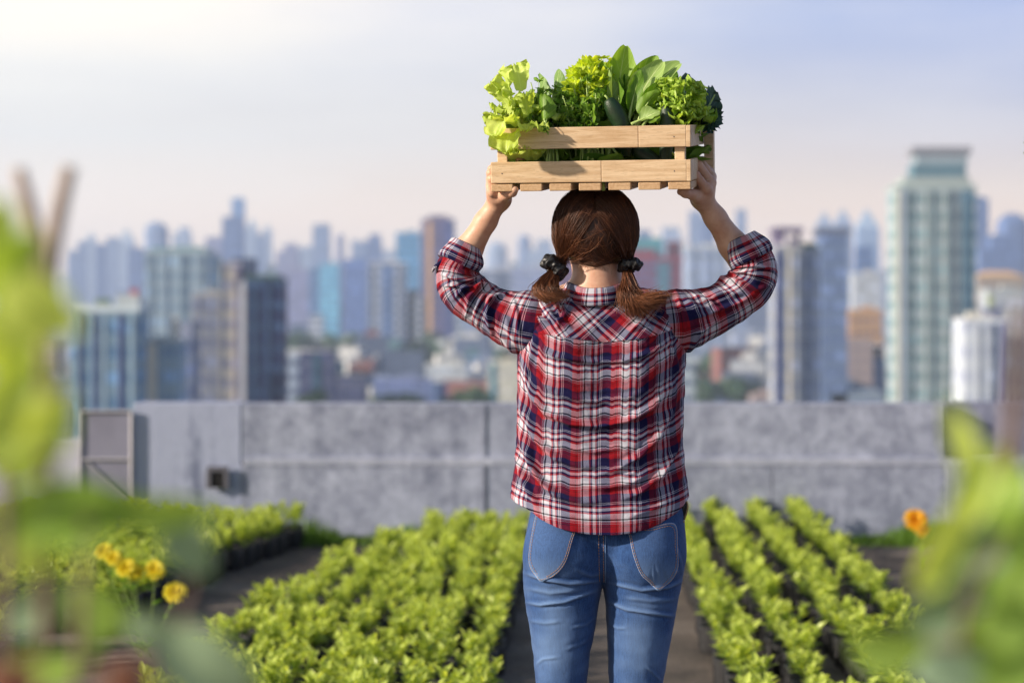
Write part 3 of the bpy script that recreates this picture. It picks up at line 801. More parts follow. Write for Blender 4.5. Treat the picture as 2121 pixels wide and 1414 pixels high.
def scrunchie(c, n_, R=.014, r=.0105, seed=0):
    b = MB(); rg = np.random.default_rng(seed); n_ = Vector(n_).normalized(); A = n_.orthogonal().normalized(); B_ = n_.cross(A)
    nu, nv = 90, 22; G = np.zeros((nu, nv, 3)); ph = rg.uniform(0, 6, 8)
    for i in range(nu):
        u = i/nu*2*math.pi
        rr = r*(.92+.13*math.sin(5*u+ph[0])+.10*math.sin(11*u+ph[1])+.14*math.sin(2*u+ph[2]))
        for j in range(nv):
            v = j/nv*2*math.pi; q = rr*(1+.10*math.sin(4*v+5*u+ph[3])+.09*math.sin(3*v-13*u+ph[4])+.06*math.sin(2*v+23*u+ph[5]))
            p = Vector(c)+(A*math.cos(u)+B_*math.sin(u))*(R+q*math.cos(v))+n_*q*math.sin(v)*1.15
            G[i, j] = p
    G = np.concatenate([G, G[:1]]); b.grid(G, None, .5, wrap=True)
    return keep(b.build('scrunchie', M_scr), person)
scrunchie(P(1148, 553, -.048), (-.75, -.25, -.8), .0165, .0125, 1)
scrunchie(P(1305, 550, -.050), (.12, -.3, -1), .0150, .0095, 2)
# shoes
for cx in (1156, 1316):
    b = MB()
    rowsG = []
    for t in np.linspace(0, 1, 16):
        y = -.07+t*.24; wd = .038*math.sin(math.pi*min(1, .18+t*.80))**.5; hgt = .085-(.045*t if t > .3 else .013)
        if t == 1: wd *= .4; hgt *= .5
        rowsG.append([(X0(cx)+wd*math.cos(a), y, max(0.0, hgt*.5+hgt*.5*math.sin(a))+.002) for a in np.linspace(0, 2*math.pi, 20, endpoint=False)])
    b.grid(np.array(rowsG), None, .5, wrap=True); keep(b.build('shoe', M_shoe), person)
# ================================================================== CRATE
def woodmat(name, ca, cb, end=False):
    t = NT(name); o = t.obj(); rnd = t.rand(); tin = t.attr()
    off = t.n.new('ShaderNodeVectorMath'); off.operation = 'ADD'
    cmb = t.n.new('ShaderNodeCombineXYZ'); 
    for i in range(3): t.l.new(t.math('MULTIPLY', tin, 3.7+i*2.1), cmb.inputs[i])
    t.l.new(o, off.inputs[0]); t.l.new(cmb.outputs[0], off.inputs[1]); v = off.outputs[0]
    g = t.mapping(v, (2.2, 26, 30) if not end else (60, 8, 60))
    warp = t.noise(g, 1.0, 5, .6)
    ringv = t.math('FRACT', t.math('MULTIPLY', warp, 7.0))
    ring = t.math('ABSOLUTE', t.math('SUBTRACT', ringv, .5))
    fine = t.noise(t.mapping(v, (18, 420, 420)), 1.0, 5, .7)
    big = t.noise(t.mapping(v, (3, 12, 12)), 1.5, 3)
    f = t.math('ADD', t.math('MULTIPLY', ring, .55), t.math('ADD', t.math('MULTIPLY', fine, .50), t.math('MULTIPLY', big, .35)))
    c = t.ramp(f, [(.30, ca), (.52, tuple((a+b)/2 for a, b in zip(ca, cb))), (.80, cb)])
    pores = t.noise(t.mapping(v, (60, 900, 900)), 1.0, 2)
    c = t.mix(t.math('MULTIPLY', t.math('LESS_THAN', pores, .36), .38), c, tuple(x*.45 for x in ca))
    # finger joint: each board changes tone along its length
    nm = t.bump(fine, .25, .0012)
    return t.out(t.pbsdf(c, .55, nm, Specular_IOR_Level=.3))
M_wood = woodmat('pale_rubber_wood', (.50, .32, .17), (.76, .57, .37))
M_woodend = woodmat('sawn_end_wood', (.44, .26, .13), (.64, .44, .26), end=True)
M_nail = plain('nail_head', (.06, .05, .07), .5)
YAW = math.radians(-11.0); PITCH = math.radians(6.0)
front = P(1222, 395, -.150)
Rm = Matrix.Rotation(YAW, 3, 'Z') @ Matrix.Rotation(PITCH, 3, 'X')
W_, D_, H_ = .402, .285, .127
cloc = front+Rm @ Vector((0, D_/2, 0))
crate = empty('wooden_crate', cloc, 'open slatted pale wooden crate full of leafy greens carried on the woman\'s head', 'crate', rot=Rm.to_euler())
def part(name, c, d, mat=None, tint=.5, bev=.0016, par=None):
    b = MB(); b.box(c, d, tint=tint); o = b.build(name, mat or M_wood, par or crate, smooth=False, bevel=bev); return o
t_ = .0105
sl_w = .0445
for i in range(7):       # bottom slats run front to back
    x = -W_/2+sl_w/2+i*(W_-sl_w)/6
    part('bottom_slat', (x, 0.001, .0075), (sl_w, D_+.004, .0145), M_woodend, .1*i+.07)
# long sides (front, back): two planks, cut in two tones by a finger joint
for sy in (-1, 1):
    for z, tt in ((.0375, .15), (.1050, .62)):
        k = .12 if z < .05 else .255
        xs0, xs1 = -W_/2, W_/2-.008; xm = xs0+(xs1-xs0)*(.57 if z < .05 else .76)
        a = part('side_plank', ((xs0+xm)/2, sy*(D_/2-t_/2), z+.0005), (xm-xs0, t_, .0425), tint=tt+.2*sy)
        b2 = MB(); b2.box(((xm+xs1)/2+.0001, sy*(D_/2-t_/2), z+.0005), (xs1-xm, t_, .0425), tint=tt+.37+.1*sy); o = b2.build('plank_end', M_wood, a, smooth=False, bevel=.0014)
        a.matrix_parent_inverse = Matrix.Identity(4)
        for xx in (-W_/2+.023, W_/2-.032):
            if z > .05 and xx < 0 and sy < 0: continue
            b3 = MB(); b3.tube([(xx, sy*(D_/2-.0005), z-.001), (xx, sy*(D_/2+.0004), z-.001)], .0013, 8); b3.build('nail', M_nail, a)
# short sides
for sx in (-1, 1):
    for z, tt in ((.0375, .33), (.1050, .81)):
        part('end_plank', (sx*(W_/2-t_/2-(.0 if sx < 0 else -.0015)), 0, z), (t_-.001, D_-2*t_-.001 if sx < 0 else D_-.0005, .0425), tint=tt+.1*sx)
for sx in (-1, 1):
    for sy in (-1, 1):
        part('corner_post', (sx*(W_/2-t_-.0115), sy*(D_/2-t_-.0105), .0700), (.0205, .0195, .1105 if sy < 0 else .122), tint=.45+.2*sx)
part('outer_post', (W_/2+.0135, D_/2-.018, .073), (.020, .030, .128), tint=.9)
def CL(x, y, z): return crate_m @ Vector((x, y, z))
crate_m = Matrix.Translation(cloc) @ Rm.to_4x4()

# ================================================================== VEGETABLES
def leafgrid(base, az, el0, el1, L, W, ruf=0, rfreq=5, cup=.2, shape='oval', nL=14, nW=9, roll=0., rng=None, bend=0, petiole=0.0, teeth=0, wob=0):
    rng = rng or RNG; ph = rng.uniform(0, 6.28, 4)
    t = np.linspace(0, 1, nL); el = np.radians(el0+(el1-el0)*t**1.3); a = np.radians(az+bend*t)
    d = np.stack([np.cos(el)*np.cos(a), np.cos(el)*np.sin(a), np.sin(el)], -1)
    c = np.concatenate([[np.zeros(3)], np.cumsum((d[1:]+d[:-1])/2, 0)])*L/(nL-1)
    side = np.stack([-np.sin(a), np.cos(a), np.zeros(nL)], -1); nor = np.cross(d, side)
    if roll:
        cr, sr = math.cos(roll), math.sin(roll); side, nor = side*cr+nor*sr, nor*cr-side*sr
    s = np.linspace(-1, 1, nW)
    if shape == 'oval': w = np.sin(np.pi*np.clip(t, 0, 1)**.8)**.75
    elif shape == 'spoon': w = np.where(t < petiole, .13, .13+.87*np.sin(np.pi*np.clip((t-petiole)/(1-petiole), 0, 1)**.75)**.7)
    elif shape == 'fan': w = .18+.95*t**.8*np.sqrt(np.clip(1.02-t**6, 0, 1))
    elif shape == 'lance': w = np.sin(np.pi*np.clip(t, 0, 1)**.65)**1.05
    w = np.maximum(w, .03)
    if teeth: w = w*(1+.10*np.sin(t*teeth*6.28))
    hw = (w*W/2)[:, None]*s[None]
    z = cup*np.abs(hw)**2/(W/2+1e-9)*1.0
    e = np.abs(s)[None]**2.2
    z = z+ruf*e*(np.sin(t[:, None]*rfreq*6.28+ph[0]+s[None]*1.5)+.6*np.sin(t[:, None]*rfreq*10.7+ph[1]+s[None]*3))*np.clip(w[:, None]*1.3, 0, 1)
    if shape == 'fan': z = z+ruf*(t[:, None]**3)*np.sin(s[None]*rfreq*3+ph[2])
    if wob: z = z+wob*np.sin(t[:, None]*5+ph[3])*np.cos(s[None]*2+ph[2])
    along = ruf*.8*e*np.sin(t[:, None]*rfreq*6.28+ph[3]) if ruf else 0*z
    G = np.array(base)[None, None]+c[:, None]+side[:, None]*hw[..., None]+nor[:, None]*z[..., None]+d[:, None]*along[..., None]
    UV = np.stack([np.tile(s, (nL, 1)), np.tile(t[:, None], (1, nW))], -1)
    return G, UV
def addleaf(b, *a, tint=.5, **k):
    G, UV = leafgrid(*a, **k); b.grid(G, UV, tint)
M_let = leafmat('lettuce_leaf', (.36, .52, .05), (.66, .78, .20), trans=.42, vein=.35, veincol=(.75,.85,.4), glow=1.1)
M_frill = leafmat('frilled_lettuce', (.26, .46, .045), (.55, .72, .13), trans=.40, glow=1.05)
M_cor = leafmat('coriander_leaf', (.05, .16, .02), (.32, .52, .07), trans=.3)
M_cel = leafmat('celery_leaf', (.36, .52, .03), (.74, .80, .12), trans=.5, glow=1.25)
M_choy = leafmat('choy_leaf', (.04, .15, .015), (.32, .52, .04), trans=.40, vein=.7, veincol=(.52, .66, .22), rough=.5, nscale=25)
M_choyp = leafmat('pale_choy_leaf', (.07, .20, .035), (.40, .55, .16), trans=.25, vein=.8, veincol=(.72, .80, .42), rough=.5, nscale=25)
M_kale = leafmat('kale_leaf', (.012, .040, .030), (.06, .13, .115), trans=.1, vein=.5, veincol=(.25, .38, .25), rough=.45, nscale=90, blotch=.6)
M_stem = leafmat('green_stem', (.22, .36, .06), (.50, .62, .22), trans=.1, nscale=60)
M_cuke = plain('cucumber_skin', (.010, .032, .010), .45, .5, 60, bump=.15)
M_root = plain('cut_root', (.42, .25, .10), .8, .5, 90, bump=.5)
Yb = -.07     # row of vegetables just behind the front planks
def lettuce_head(name, base, n, L, W, frill, mat, seed, label, lean=(0, 0), spread=(15, 88)):
    rg = np.random.default_rng(seed); b = MB(); base = np.array(tuple(base))
    for i in range(n):
        f = i/(n-1); az = i*137.5+rg.uniform(-15, 15)
        el = spread[1]-(spread[1]-spread[0])*f**.8
        l = L*(.6+.45*f)*rg.uniform(.85, 1.1); w = W*(.6+.5*f)*rg.uniform(.85, 1.1)
        off = np.array([lean[0]*(1-f), lean[1]*(1-f), 0])*L
        addleaf(b, base+off*.2+rg.normal(0, .004, 3), az, min(88, el+22), el-38*f, l, w, ruf=frill*rg.uniform(.7, 1.3), rfreq=rg.uniform(3.5, 6), cup=.5-.3*f, shape='fan', nL=20, nW=23, roll=rg.uniform(-.3, .3), rng=rg, tint=float(np.clip(.75-.35*f+rg.normal(0, .18), 0, 1)))
    o = b.build(name, mat); return tag(o, label, 'lettuce')
b_l = lettuce_head('green_lettuce', P(1090, 272, -.045), 40, .092, .072, .0075, M_let, 3, 'pale yellow-green loose leaf lettuce spilling over the left end of the crate')
lw = MB(); rg = np.random.default_rng(8)
for px_, py_, az, e0, e1, L, W, ti, rl in ((1072,262,232,30,-82,.085,.075,.9,.2),(1056,236,190,75,25,.052,.052,1,.5),(1062,225,170,70,20,.07,.06,.9,-.4),(1062,276,255,0,-88,.078,.075,.45,.1),(1072,262,285,20,-60,.055,.050,.8,-.3),
        (1092,240,262,62,10,.060,.045,.5,.2),(1044,250,205,20,-30,.036,.036,.95,.3),(1058,200,150,80,40,.060,.055,1,.6),(1080,190,120,75,50,.065,.06,.9,-.5),(1100,262,300,10,-50,.05,.04,.6,0),(1046,215,215,65,25,.055,.05,.95,.8)):
    addleaf(lw, tuple(P(px_, py_, -.125)), az, e0, e1, L, W, ruf=.0050, rfreq=3.5, cup=.5, shape='fan', nL=20, nW=19, roll=rl, rng=rg, tint=ti)
for k in range(10):
    addleaf(lw, tuple(P(1056+k*6, 333, -.105+.004*(k % 3))), rg.uniform(220, 330), rg.uniform(20, 60), rg.uniform(-10, 30), .04, .035, ruf=.004, rfreq=3, cup=.5, shape='fan', nL=10, nW=11, rng=rg, tint=rg.uniform(.6, 1))
o = lw.build('outer_leaf', M_let); o.parent = b_l; o.matrix_parent_inverse = b_l.matrix_world.inverted()
bb = MB(); bb.tube([P(1078, 333, -.10), P(1076, 322, -.10), P(1080, 312, -.09)], [.010, .012, .009], 12); o = bb.build('root_stump', M_root); o.parent = b_l
f_l = lettuce_head('frilly_lettuce', P(1398, 262, -.045), 46, .088, .062, .0080, M_frill, 14, 'bright green frilly lettuce between the dark cucumber and the kale', spread=(-5, 88))
fw = MB()
for k in range(60):
    x = rg.uniform(1360, 1448); y = rg.uniform(178, 262)
    if (x-1405)**2/48**2+(y-212)**2/52**2 > 1: continue
    dx_, dy_ = (x-1405)/48, -(y-212)/52
    addleaf(fw, tuple(P(x-6*dx_, y+6*dy_+5, -.085-.03*(1-abs(dx_)))), -90+dx_*75, 40+dy_*35, dy_*30, .030, .034, ruf=.0042, rfreq=3.2, cup=.7, shape='fan', nL=12, nW=15, roll=rg.uniform(-.5, .5), rng=rg, tint=rg.uniform(.35, 1))
o = fw.build('outer_leaf', M_frill); o.parent = f_l
addl = MB(); addleaf(addl, tuple(P(1396, 318, -.11)), -60, -30, -60, .02, .022, ruf=.002, cup=.5, shape='oval', rng=rg, tint=.8); o = addl.build('outer_leaf', M_let); o.parent = f_l
# coriander bunches
def herb(name, stems, mat, seed, label, leafs, size, cat='herbs', stemr=.0011, bottom=True):
    rg = np.random.default_rng(seed); root = empty(name, P(sum(s_[0] for s_ in stems)/len(stems), 300, -.07), label, cat)
    b = MB(); ls = MB()
    for (x0, x1, y1, yy, n) in stems:
        p0 = np.array(tuple(P(x0, 372, yy+.02))); p1 = np.array(tuple(P(x1, y1, yy))); pm = (p0+p1)/2+np.array([rg.normal(0, .006), 0, .005])
        path = spline([p0, pm, p1], 9); ls.tube(path, np.linspace(stemr*1.9, stemr, 9), 6, tint=rg.uniform(.3, .9))
        for k in range(n):
            t = rg.uniform(.62, 1.03); i = min(8, int(t*8)); q = path[i]+np.clip(rg.normal(0, 1, 3), -1.6, 1.6)*np.array([.013, .010, .012])
            q2 = path[max(3, i-2)]
            ls.tube([q2, (q2+q)/2+rg.normal(0, .002, 3), q], stemr*.45, 4, .5)
            az = rg.uniform(0, 360); el = rg.uniform(-30, 70)
            for a_, sc in ((0, 1), (62, .8), (-62, .8)):
                G, UV = lobe(q, az+a_, el, size*sc*rg.uniform(.8, 1.2), rg)
                b.put(G, [(0, i_, i_+1) for i_ in range(1, len(G)-1)], UV, float(np.clip(rg.normal(.45, .25)+.35*(t-.8), 0, 1)))
    o = b.build('leaf', mat); keep(o, root); keep(ls.build('stem', M_stem), root)
    return root
def lobe(c, az, el, L, rg):
    """one toothed leaflet: fan of points"""
    a, e = math.radians(az), math.radians(el); d = np.array([math.cos(e)*math.cos(a), math.cos(e)*math.sin(a), math.sin(e)])
    s_ = np.array([-math.sin(a), math.cos(a), 0]); n_ = np.cross(d, s_); r_ = rg.uniform(-.9, .9); s_, n_ = s_*math.cos(r_)+n_*math.sin(r_), n_*math.cos(r_)-s_*math.sin(r_)
    th_ = np.linspace(-1.25, 1.25, 17); R_ = L*(.80+.17*np.cos(th_*2.1)+.16*np.cos(th_*10.5+.0))
    cup = rg.uniform(-.25, .5)
    pts = [c]+[c+d*(r*math.cos(t))+s_*(r*math.sin(t)*.72)+n_*(cup*r*abs(math.sin(t))*.6+.12*r*math.sin(5*t)) for r, t in zip(R_, th_)]
    uv = np.zeros((len(pts), 2)); uv[1:, 0] = np.sin(th_); uv[1:, 1] = .9
    return np.array(pts), uv
rg = np.random.default_rng(21)
herb('coriander_bunch', [(1140+rg.uniform(-12, 14), rg.uniform(1098, 1168), rg.uniform(170, 245), -.05-rg.uniform(0, .06), 13) for _ in range(20)], M_cor, 22, 'dark green coriander bunch behind the round leaf beside the pale lettuce', 6, .0165)
herb('coriander_bunch', [(1215+rg.uniform(-22, 22), rg.uniform(1165, 1250), rg.uniform(178, 252), -.05-rg.uniform(0, .065), 13) for _ in range(24)], M_cor, 25, 'dark green coriander bunch in the middle under the yellow celery tops', 6, .0165)
herb('celery_bunch', [(1222+rg.uniform(-18, 30), (xc := rg.uniform(1182, 1258)), rg.uniform(122, 168)+abs(xc-1228)*.35, -.03-rg.uniform(0, .05), 12) for _ in range(24)], M_cel, 27, 'bright yellow-green celery tops standing above the coriander', 6, .026, 'celery', .0020)
# hanging coriander sprig over the plank
b = MB(); ls = MB(); rg = np.random.default_rng(31)
ls.tube([P(1133, 246, -.15), P(1130, 258, -.165), P(1131, 268, -.165)], .0008, 5)
for k in range(8):
    G, UV = lobe(np.array(tuple(P(1131+rg.uniform(-5, 5), 262+rg.uniform(0, 12), -.165-.003*rg.uniform()))), rg.uniform(200, 340), rg.uniform(-90, 0), .010, rg); b.put(G, [(0, i_, i_+1) for i_ in range(1, len(G)-1)], UV, .25)
o = b.build('coriander_sprig', M_cor); tag(o, 'small coriander sprig dangling over the top front plank', 'sprig'); o2 = ls.build('stem', M_stem); o2.parent = o
# leafy greens (choy): one plant = root + leaves
def choy(label, leaves, root_at, seed, matd=None):
    rg = np.random.default_rng(seed); root = empty('leafy_green', P(*root_at, -.06), label, 'leafy greens')
    for (x, y, Y, az, e0, e1, L, W, roll, ti, kind, bend) in leaves:
        b = MB(); addleaf(b, tuple(P(x, y, Y)), az, e0, e1, L, W, ruf=.0018, rfreq=2.4, cup=.75, shape='spoon', petiole=.28, nL=34, nW=17, roll=roll, rng=rg, tint=ti, bend=bend, wob=.003)
        o = b.build('leaf', M_choyp if kind else M_choy); keep(o, root)
        b = MB(); G, UV = leafgrid(tuple(P(x, y, Y)), az, e0, e1, L, W, rng=rg, nL=34, nW=3, bend=bend); c = G[:, 1]
        b.tube(c[:22], np.linspace(.0042, .0010, 22), 7, .8); keep(b.build('petiole', M_stem), root)
    return root
# az: 0 = right, 90 = away, 180 = left, 270 = toward the camera
choy('tall upright green leaves rising highest at the centre of the crate', [
  (1272, 262, -.050, 20, 84, 78, .168, .068, 1.35, .95, 0, 0),
  (1262, 262, -.075, 150, 86, 92, .118, .034, 1.2, .6, 1, 0),
  (1268, 262, -.085, 90, 84, 88, .125, .030, -1.2, .7, 1, 10),
  (1240, 268, -.080, 150, 84, 88, .090, .050, 1.45, .35, 0, 0), (1252, 262, -.06, 150, 82, 96, .135, .044, 1.3, .8, 0, 0), (1282, 262, -.095, 90, 86, 80, .10, .040, 1.2, .3, 0, 0),
  (1256, 268, -.070, 90, 86, 80, .100, .056, -1.3, .15, 0, 0),
  (1226, 292, -.125, 80, 78, 84, .090, .030, 1.3, .55, 0, 0)], (1255, 330), 41)
choy('large curled pale-veined leaves leaning right beside the tall centre leaf', [
  (1296, 262, -.090, 10, 66, 52, .155, .060, 1.1, .85, 1, 0),
  (1310, 262, -.075, 5, 66, 36, .165, .070, .9, .75, 1, 0), (1345, 262, -.03, 10, 75, 50, .130, .070, 1.1, .35, 0, 0), (1355, 262, .0, 60, 80, 60, .125, .075, 1.3, .15, 0, 0),
  (1300, 264, -.105, 20, 80, 70, .120, .032, 1.25, .3, 0, 0),
  (1318, 266, -.100, -5, 62, 44, .120, .050, 1.6, .15, 0, 0),
  (1312, 262, -.055, 10, 80, 60, .155, .062, 1.3, .55, 0, 0),
  (1318, 262, -.120, -20, 70, 40, .085, .034, -1.2, .6, 0, 20),
  (1290, 262, -.060, 60, 80, 80, .110, .055, 1.3, .05, 0, 0),
  (1335, 262, -.050, 10, 70, 60, .100, .060, 1.2, .10, 0, 0),
  (1308, 258, -.135, -10, 25, 20, .062, .034, .9, .75, 1, 0),
  (1330, 264, -.120, 20, 60, 30, .055, .040, 1.4, .60, 0, 0)], (1310, 330), 43)
choy('single broad dark leaf standing between pale lettuce and coriander', [
  (1132, 268, -.135, 150, 78, 90, .072, .044, 1.35, .40, 0, 0),
  (1120, 262, -.020, 100, 85, 70, .115, .060, 1.4, .30, 1, 0),
  (1148, 262, .010, 150, 85, 110, .120, .055, 1.2, .25, 1, 0)], (1130, 330), 44)
# cucumbers
def cuke(pts, rad, label):
    b = MB(); c = spline([tuple(P(*p)) for p in pts], 24); t = np.linspace(0, 1, 24)
    r = rad*np.clip(np.sin(np.pi*np.clip(t*.94+.03, 0, 1)), 0, 1)**.42
    b.tube(c, r, 20); o = b.build('cucumber', M_cuke); tag(o, label, 'cucumber')
    b = MB(); e = c[0]; d = c[0]-c[2]; d /= np.linalg.norm(d)+1e-9
    b.tube([e-d*.003, e+d*.004, e+d*.007+np.array([-.003, 0, .001])], [.0035, .0022, .0018], 8); s_ = b.build('stalk', M_stem); s_.parent = o
cuke([(1259, 205, -.125), (1272, 228, -.122), (1288, 262, -.118), (1300, 325, -.11)], .0185, 'dark green cucumber lying against the tall centre leaves')
cuke([(1378, 218, -.120), (1382, 245, -.120), (1381, 290, -.118), (1375, 360, -.115)], .0155, 'dark green cucumber standing upright in front of the frilly lettuce')
cuke([(1305, 290, -.10), (1330, 318, -.105), (1362, 342, -.11), (1385, 362, -.11)], .0175, 'dark cucumber glimpsed low through the gap between planks')
# kale
rgk = np.random.default_rng(51)
kale = empty('kale_bunch', P(1462, 260, -.02), 'dark blue-green crinkled kale sticking out at the right rear corner', 'kale')
for (x, y, Y, az, e0, e1, L, W, roll, ti) in ((1446,262,-.03,10,52,98,.088,.052,1.4,.9),(1440,262,-.02,0,50,20,.058,.05,.9,.3),(1450,268,-.05,-20,30,10,.052,.05,1.2,.35),(1436,262,0,20,70,50,.085,.055,1.0,.3),(1415,262,.02,60,80,70,.115,.075,1.2,.45),(1395,262,.03,90,82,70,.112,.07,1.3,.4),
        (1455,262,-.035,-10,45,30,.050,.045,1.5,.3),(1436,262,-.01,0,35,-10,.048,.045,.8,.15),(1430,262,.03,30,60,40,.09,.06,1.2,.35)):
    b = MB(); addleaf(b, tuple(P(x, y, Y)), az, e0, e1, L, W, ruf=.0058, rfreq=6, cup=.4, shape='spoon', petiole=.12, nL=44, nW=25, roll=roll, rng=rgk, tint=ti, wob=.003, teeth=7); keep(b.build('leaf', M_kale), kale)
b = MB(); b.tube([P(1440, 262, -.03), P(1462, 232, -.032), P(1481, 196, -.034)], [.0035, .0028, .0012], 7, .6); keep(b.build('stem', M_stem), kale)
# stalks behind the gap (bunched greens lying low in the crate)
b = MB(); rg = np.random.default_rng(61)
for k in range(34):
    x = rg.choice([1140, 1215, 1236, 1262]) + rg.normal(0, 9); x2 = x+rg.normal(0, 9)
    b.tube([P(x, 300, -.118+rg.uniform(0, .03)), P((x+x2)/2+rg.normal(0, 1), 320, -.118+rg.uniform(0, .02)), P(x2, 372, -.112+rg.uniform(0, .02))], rg.uniform(.0013, .0032), 7, rg.uniform(0, .9))
b.tube([P(1248, 372, -.13), P(1249, 385, -.135), P(1250, 394, -.14)], .004, 8, .2)
o = b.build('bundle_of_stalks', M_stem); tag(o, 'bundled green stalks seen through the gap between the front planks', 'stalks')
# low leaves packing the crate
b = MB()
for k in range(200):
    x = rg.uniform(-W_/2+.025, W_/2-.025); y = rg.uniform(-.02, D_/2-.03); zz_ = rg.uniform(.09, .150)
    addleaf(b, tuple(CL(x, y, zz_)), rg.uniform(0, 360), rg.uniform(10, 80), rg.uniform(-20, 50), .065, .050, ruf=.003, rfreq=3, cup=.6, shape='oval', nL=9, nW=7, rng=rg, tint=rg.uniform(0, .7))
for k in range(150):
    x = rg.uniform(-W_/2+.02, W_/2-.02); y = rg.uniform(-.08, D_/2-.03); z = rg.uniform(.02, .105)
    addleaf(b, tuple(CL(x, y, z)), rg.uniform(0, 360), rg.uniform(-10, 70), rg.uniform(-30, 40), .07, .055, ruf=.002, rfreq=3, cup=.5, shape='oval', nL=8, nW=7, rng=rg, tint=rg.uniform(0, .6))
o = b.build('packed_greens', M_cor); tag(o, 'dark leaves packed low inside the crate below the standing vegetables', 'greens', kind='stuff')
# ================================================================== ROOF GARDEN
def groundmat():
    t = NT('damp_gravel_path'); o = t.obj()
    n = t.noise(o, 2.2, 6, .6); f = t.noise(o, 60, 5, .7)
    c = t.ramp(t.math('ADD', t.math('MULTIPLY', n, .6), t.math('MULTIPLY', f, .4)), [(.35, (.045, .038, .034)), (.50, (.13, .105, .088)), (.66, (.26, .225, .20))])
    return t.out(t.pbsdf(c, .9, t.bump(f, .6, .02)))
M_ground = groundmat()
def concrete(name, ca, cb, streak=.5):
    t = NT(name); o = t.obj()
    n = t.noise(o, 9, 8, .75); n2 = t.noise(t.mapping(o, (9, 9, .7)), 1.0, 5, .6); n3 = t.noise(o, 1.3, 4, .6); sp = t.noise(o, 45, 3, .6)
    f = t.math('ADD', t.math('MULTIPLY', n, .55), t.math('ADD', t.math('MULTIPLY_ADD', n2, .55*streak, -.12*streak), t.math('ADD', t.math('MULTIPLY', n3, .25), t.math('MULTIPLY', sp, .15))))
    c = t.ramp(f, [(.42, ca), (.68, cb)])
    return t.out(t.pbsdf(c, .9, t.bump(n, .4, .02)))
M_wall = concrete('weathered_grey_render', (.14, .16, .24), (.45, .49, .63))
M_wallb = concrete('dark_streaked_render', (.11, .135, .23), (.36, .40, .55), 1.6)
M_wallc = concrete('bluish_render', (.13, .15, .24), (.30, .32, .44))
M_cap = plain('pale_cement', (.50, .51, .60), .85, .15, 6)
DEV = MB(); DEV.grid(np.array([[(-6, -6, 0), (9, -6, 0)], [(-6, 8.2, 0), (9, 8.2, 0)]], float)); dk = DEV.build('path', M_ground, smooth=False); dk['kind'] = 'structure'
dk.data.flip_normals() if dk.data.polygons[0].normal.z < 0 else None
YW = 7.3
def wallseg(name, x0, x1, y, z0, z1, th, mat, label, cat='wall', par=None):
    b = MB(); b.box(((x0+x1)/2, y+th/2, (z0+z1)/2), (x1-x0, th, z1-z0)); o = b.build(name, mat, par, smooth=False, bevel=.003)
    if label: tag(o, label, cat)
    return o
xx = lambda px, Y=YW: (px-1060.5)/4000*(Y+4)
ztop = 1.3-(836-650)/4000*(YW+4)
zl = 1.3-(955-650)/4000*(YW+4)
w1 = wallseg('parapet_wall', xx(500), xx(1958), YW, zl, ztop, .22, M_wall, 'long grey weathered parapet wall with a pale ledge behind the plant beds')
for a_, b_ in ((500, 1003.5), (1006.5, 1598), (1600, 1958)):
    wallseg('lower_course', xx(a_), xx(b_), YW-.015, 0, zl-.026, .26, M_wall, None, par=w1)
wallseg('ledge', xx(505), 8.9, YW-.020, zl-.024, zl+.022, .10, concrete('lit_ledge_render', (.24, .27, .37), (.52, .55, .68)), None, par=w1)  # lighter copy of the wall render paints the ledge's sunlit highlight
b = MB(); b.box((xx(1005), YW+.002, (zl+ztop)/2), (.0035, .02, ztop-zl)); b.box((xx(1005), YW-.013, zl/2), (.0035, .02, zl-.04)); b.build('joint', plain('dark_joint', (.19,.20,.25), .9), w1, smooth=False)
wallseg('parapet_wall', xx(1962), 8.9, YW+.12, zl+.018, ztop, .2, M_wallc, 'darker bluish parapet panel at the right behind the leafy plant', 'wall')
wallseg('parapet_wall', xx(1958)+.002, 8.9, YW-.03, 0, zl-.013, .2, M_wall, 'low grey wall base under the bluish panel at the right', 'wall')
w2 = wallseg('parapet_wall', xx(277), xx(500)-.002, YW-.004, 0, ztop+.004, .25, M_wallb, 'dark streaked left section of the parapet with a square drain hole', 'wall')
b = MB(); b.box((xx(453), YW-.032, 1.3-(993-650)/4000*11.25), (.075, .03, .095)); b.build('drain_hole_shade', plain('hole_shade', (.01, .01, .012), 1), w2, smooth=False)  # solid black block; its colour stands for the shade inside the hole
b = MB(); 
for dx, dz, a_, c_ in ((0, .062, .12, .028), (-.052, 0, .026, .10), (.052, 0, .026, .10)): b.box((xx(453)+dx, YW-.042, 1.3-(993-650)/4000*11.25+dz), (a_, .03, c_))
b.build('drain_frame', plain('stained_cement', (.12, .12, .15), .9), w2, smooth=False)
wallseg('parapet_wall', -5.9, xx(277)-.03, YW+.10, 0, 1.3-(910-650)/4000*11.4, .2, M_cap, 'pale low wall section at far left behind the metal panel', 'wall')
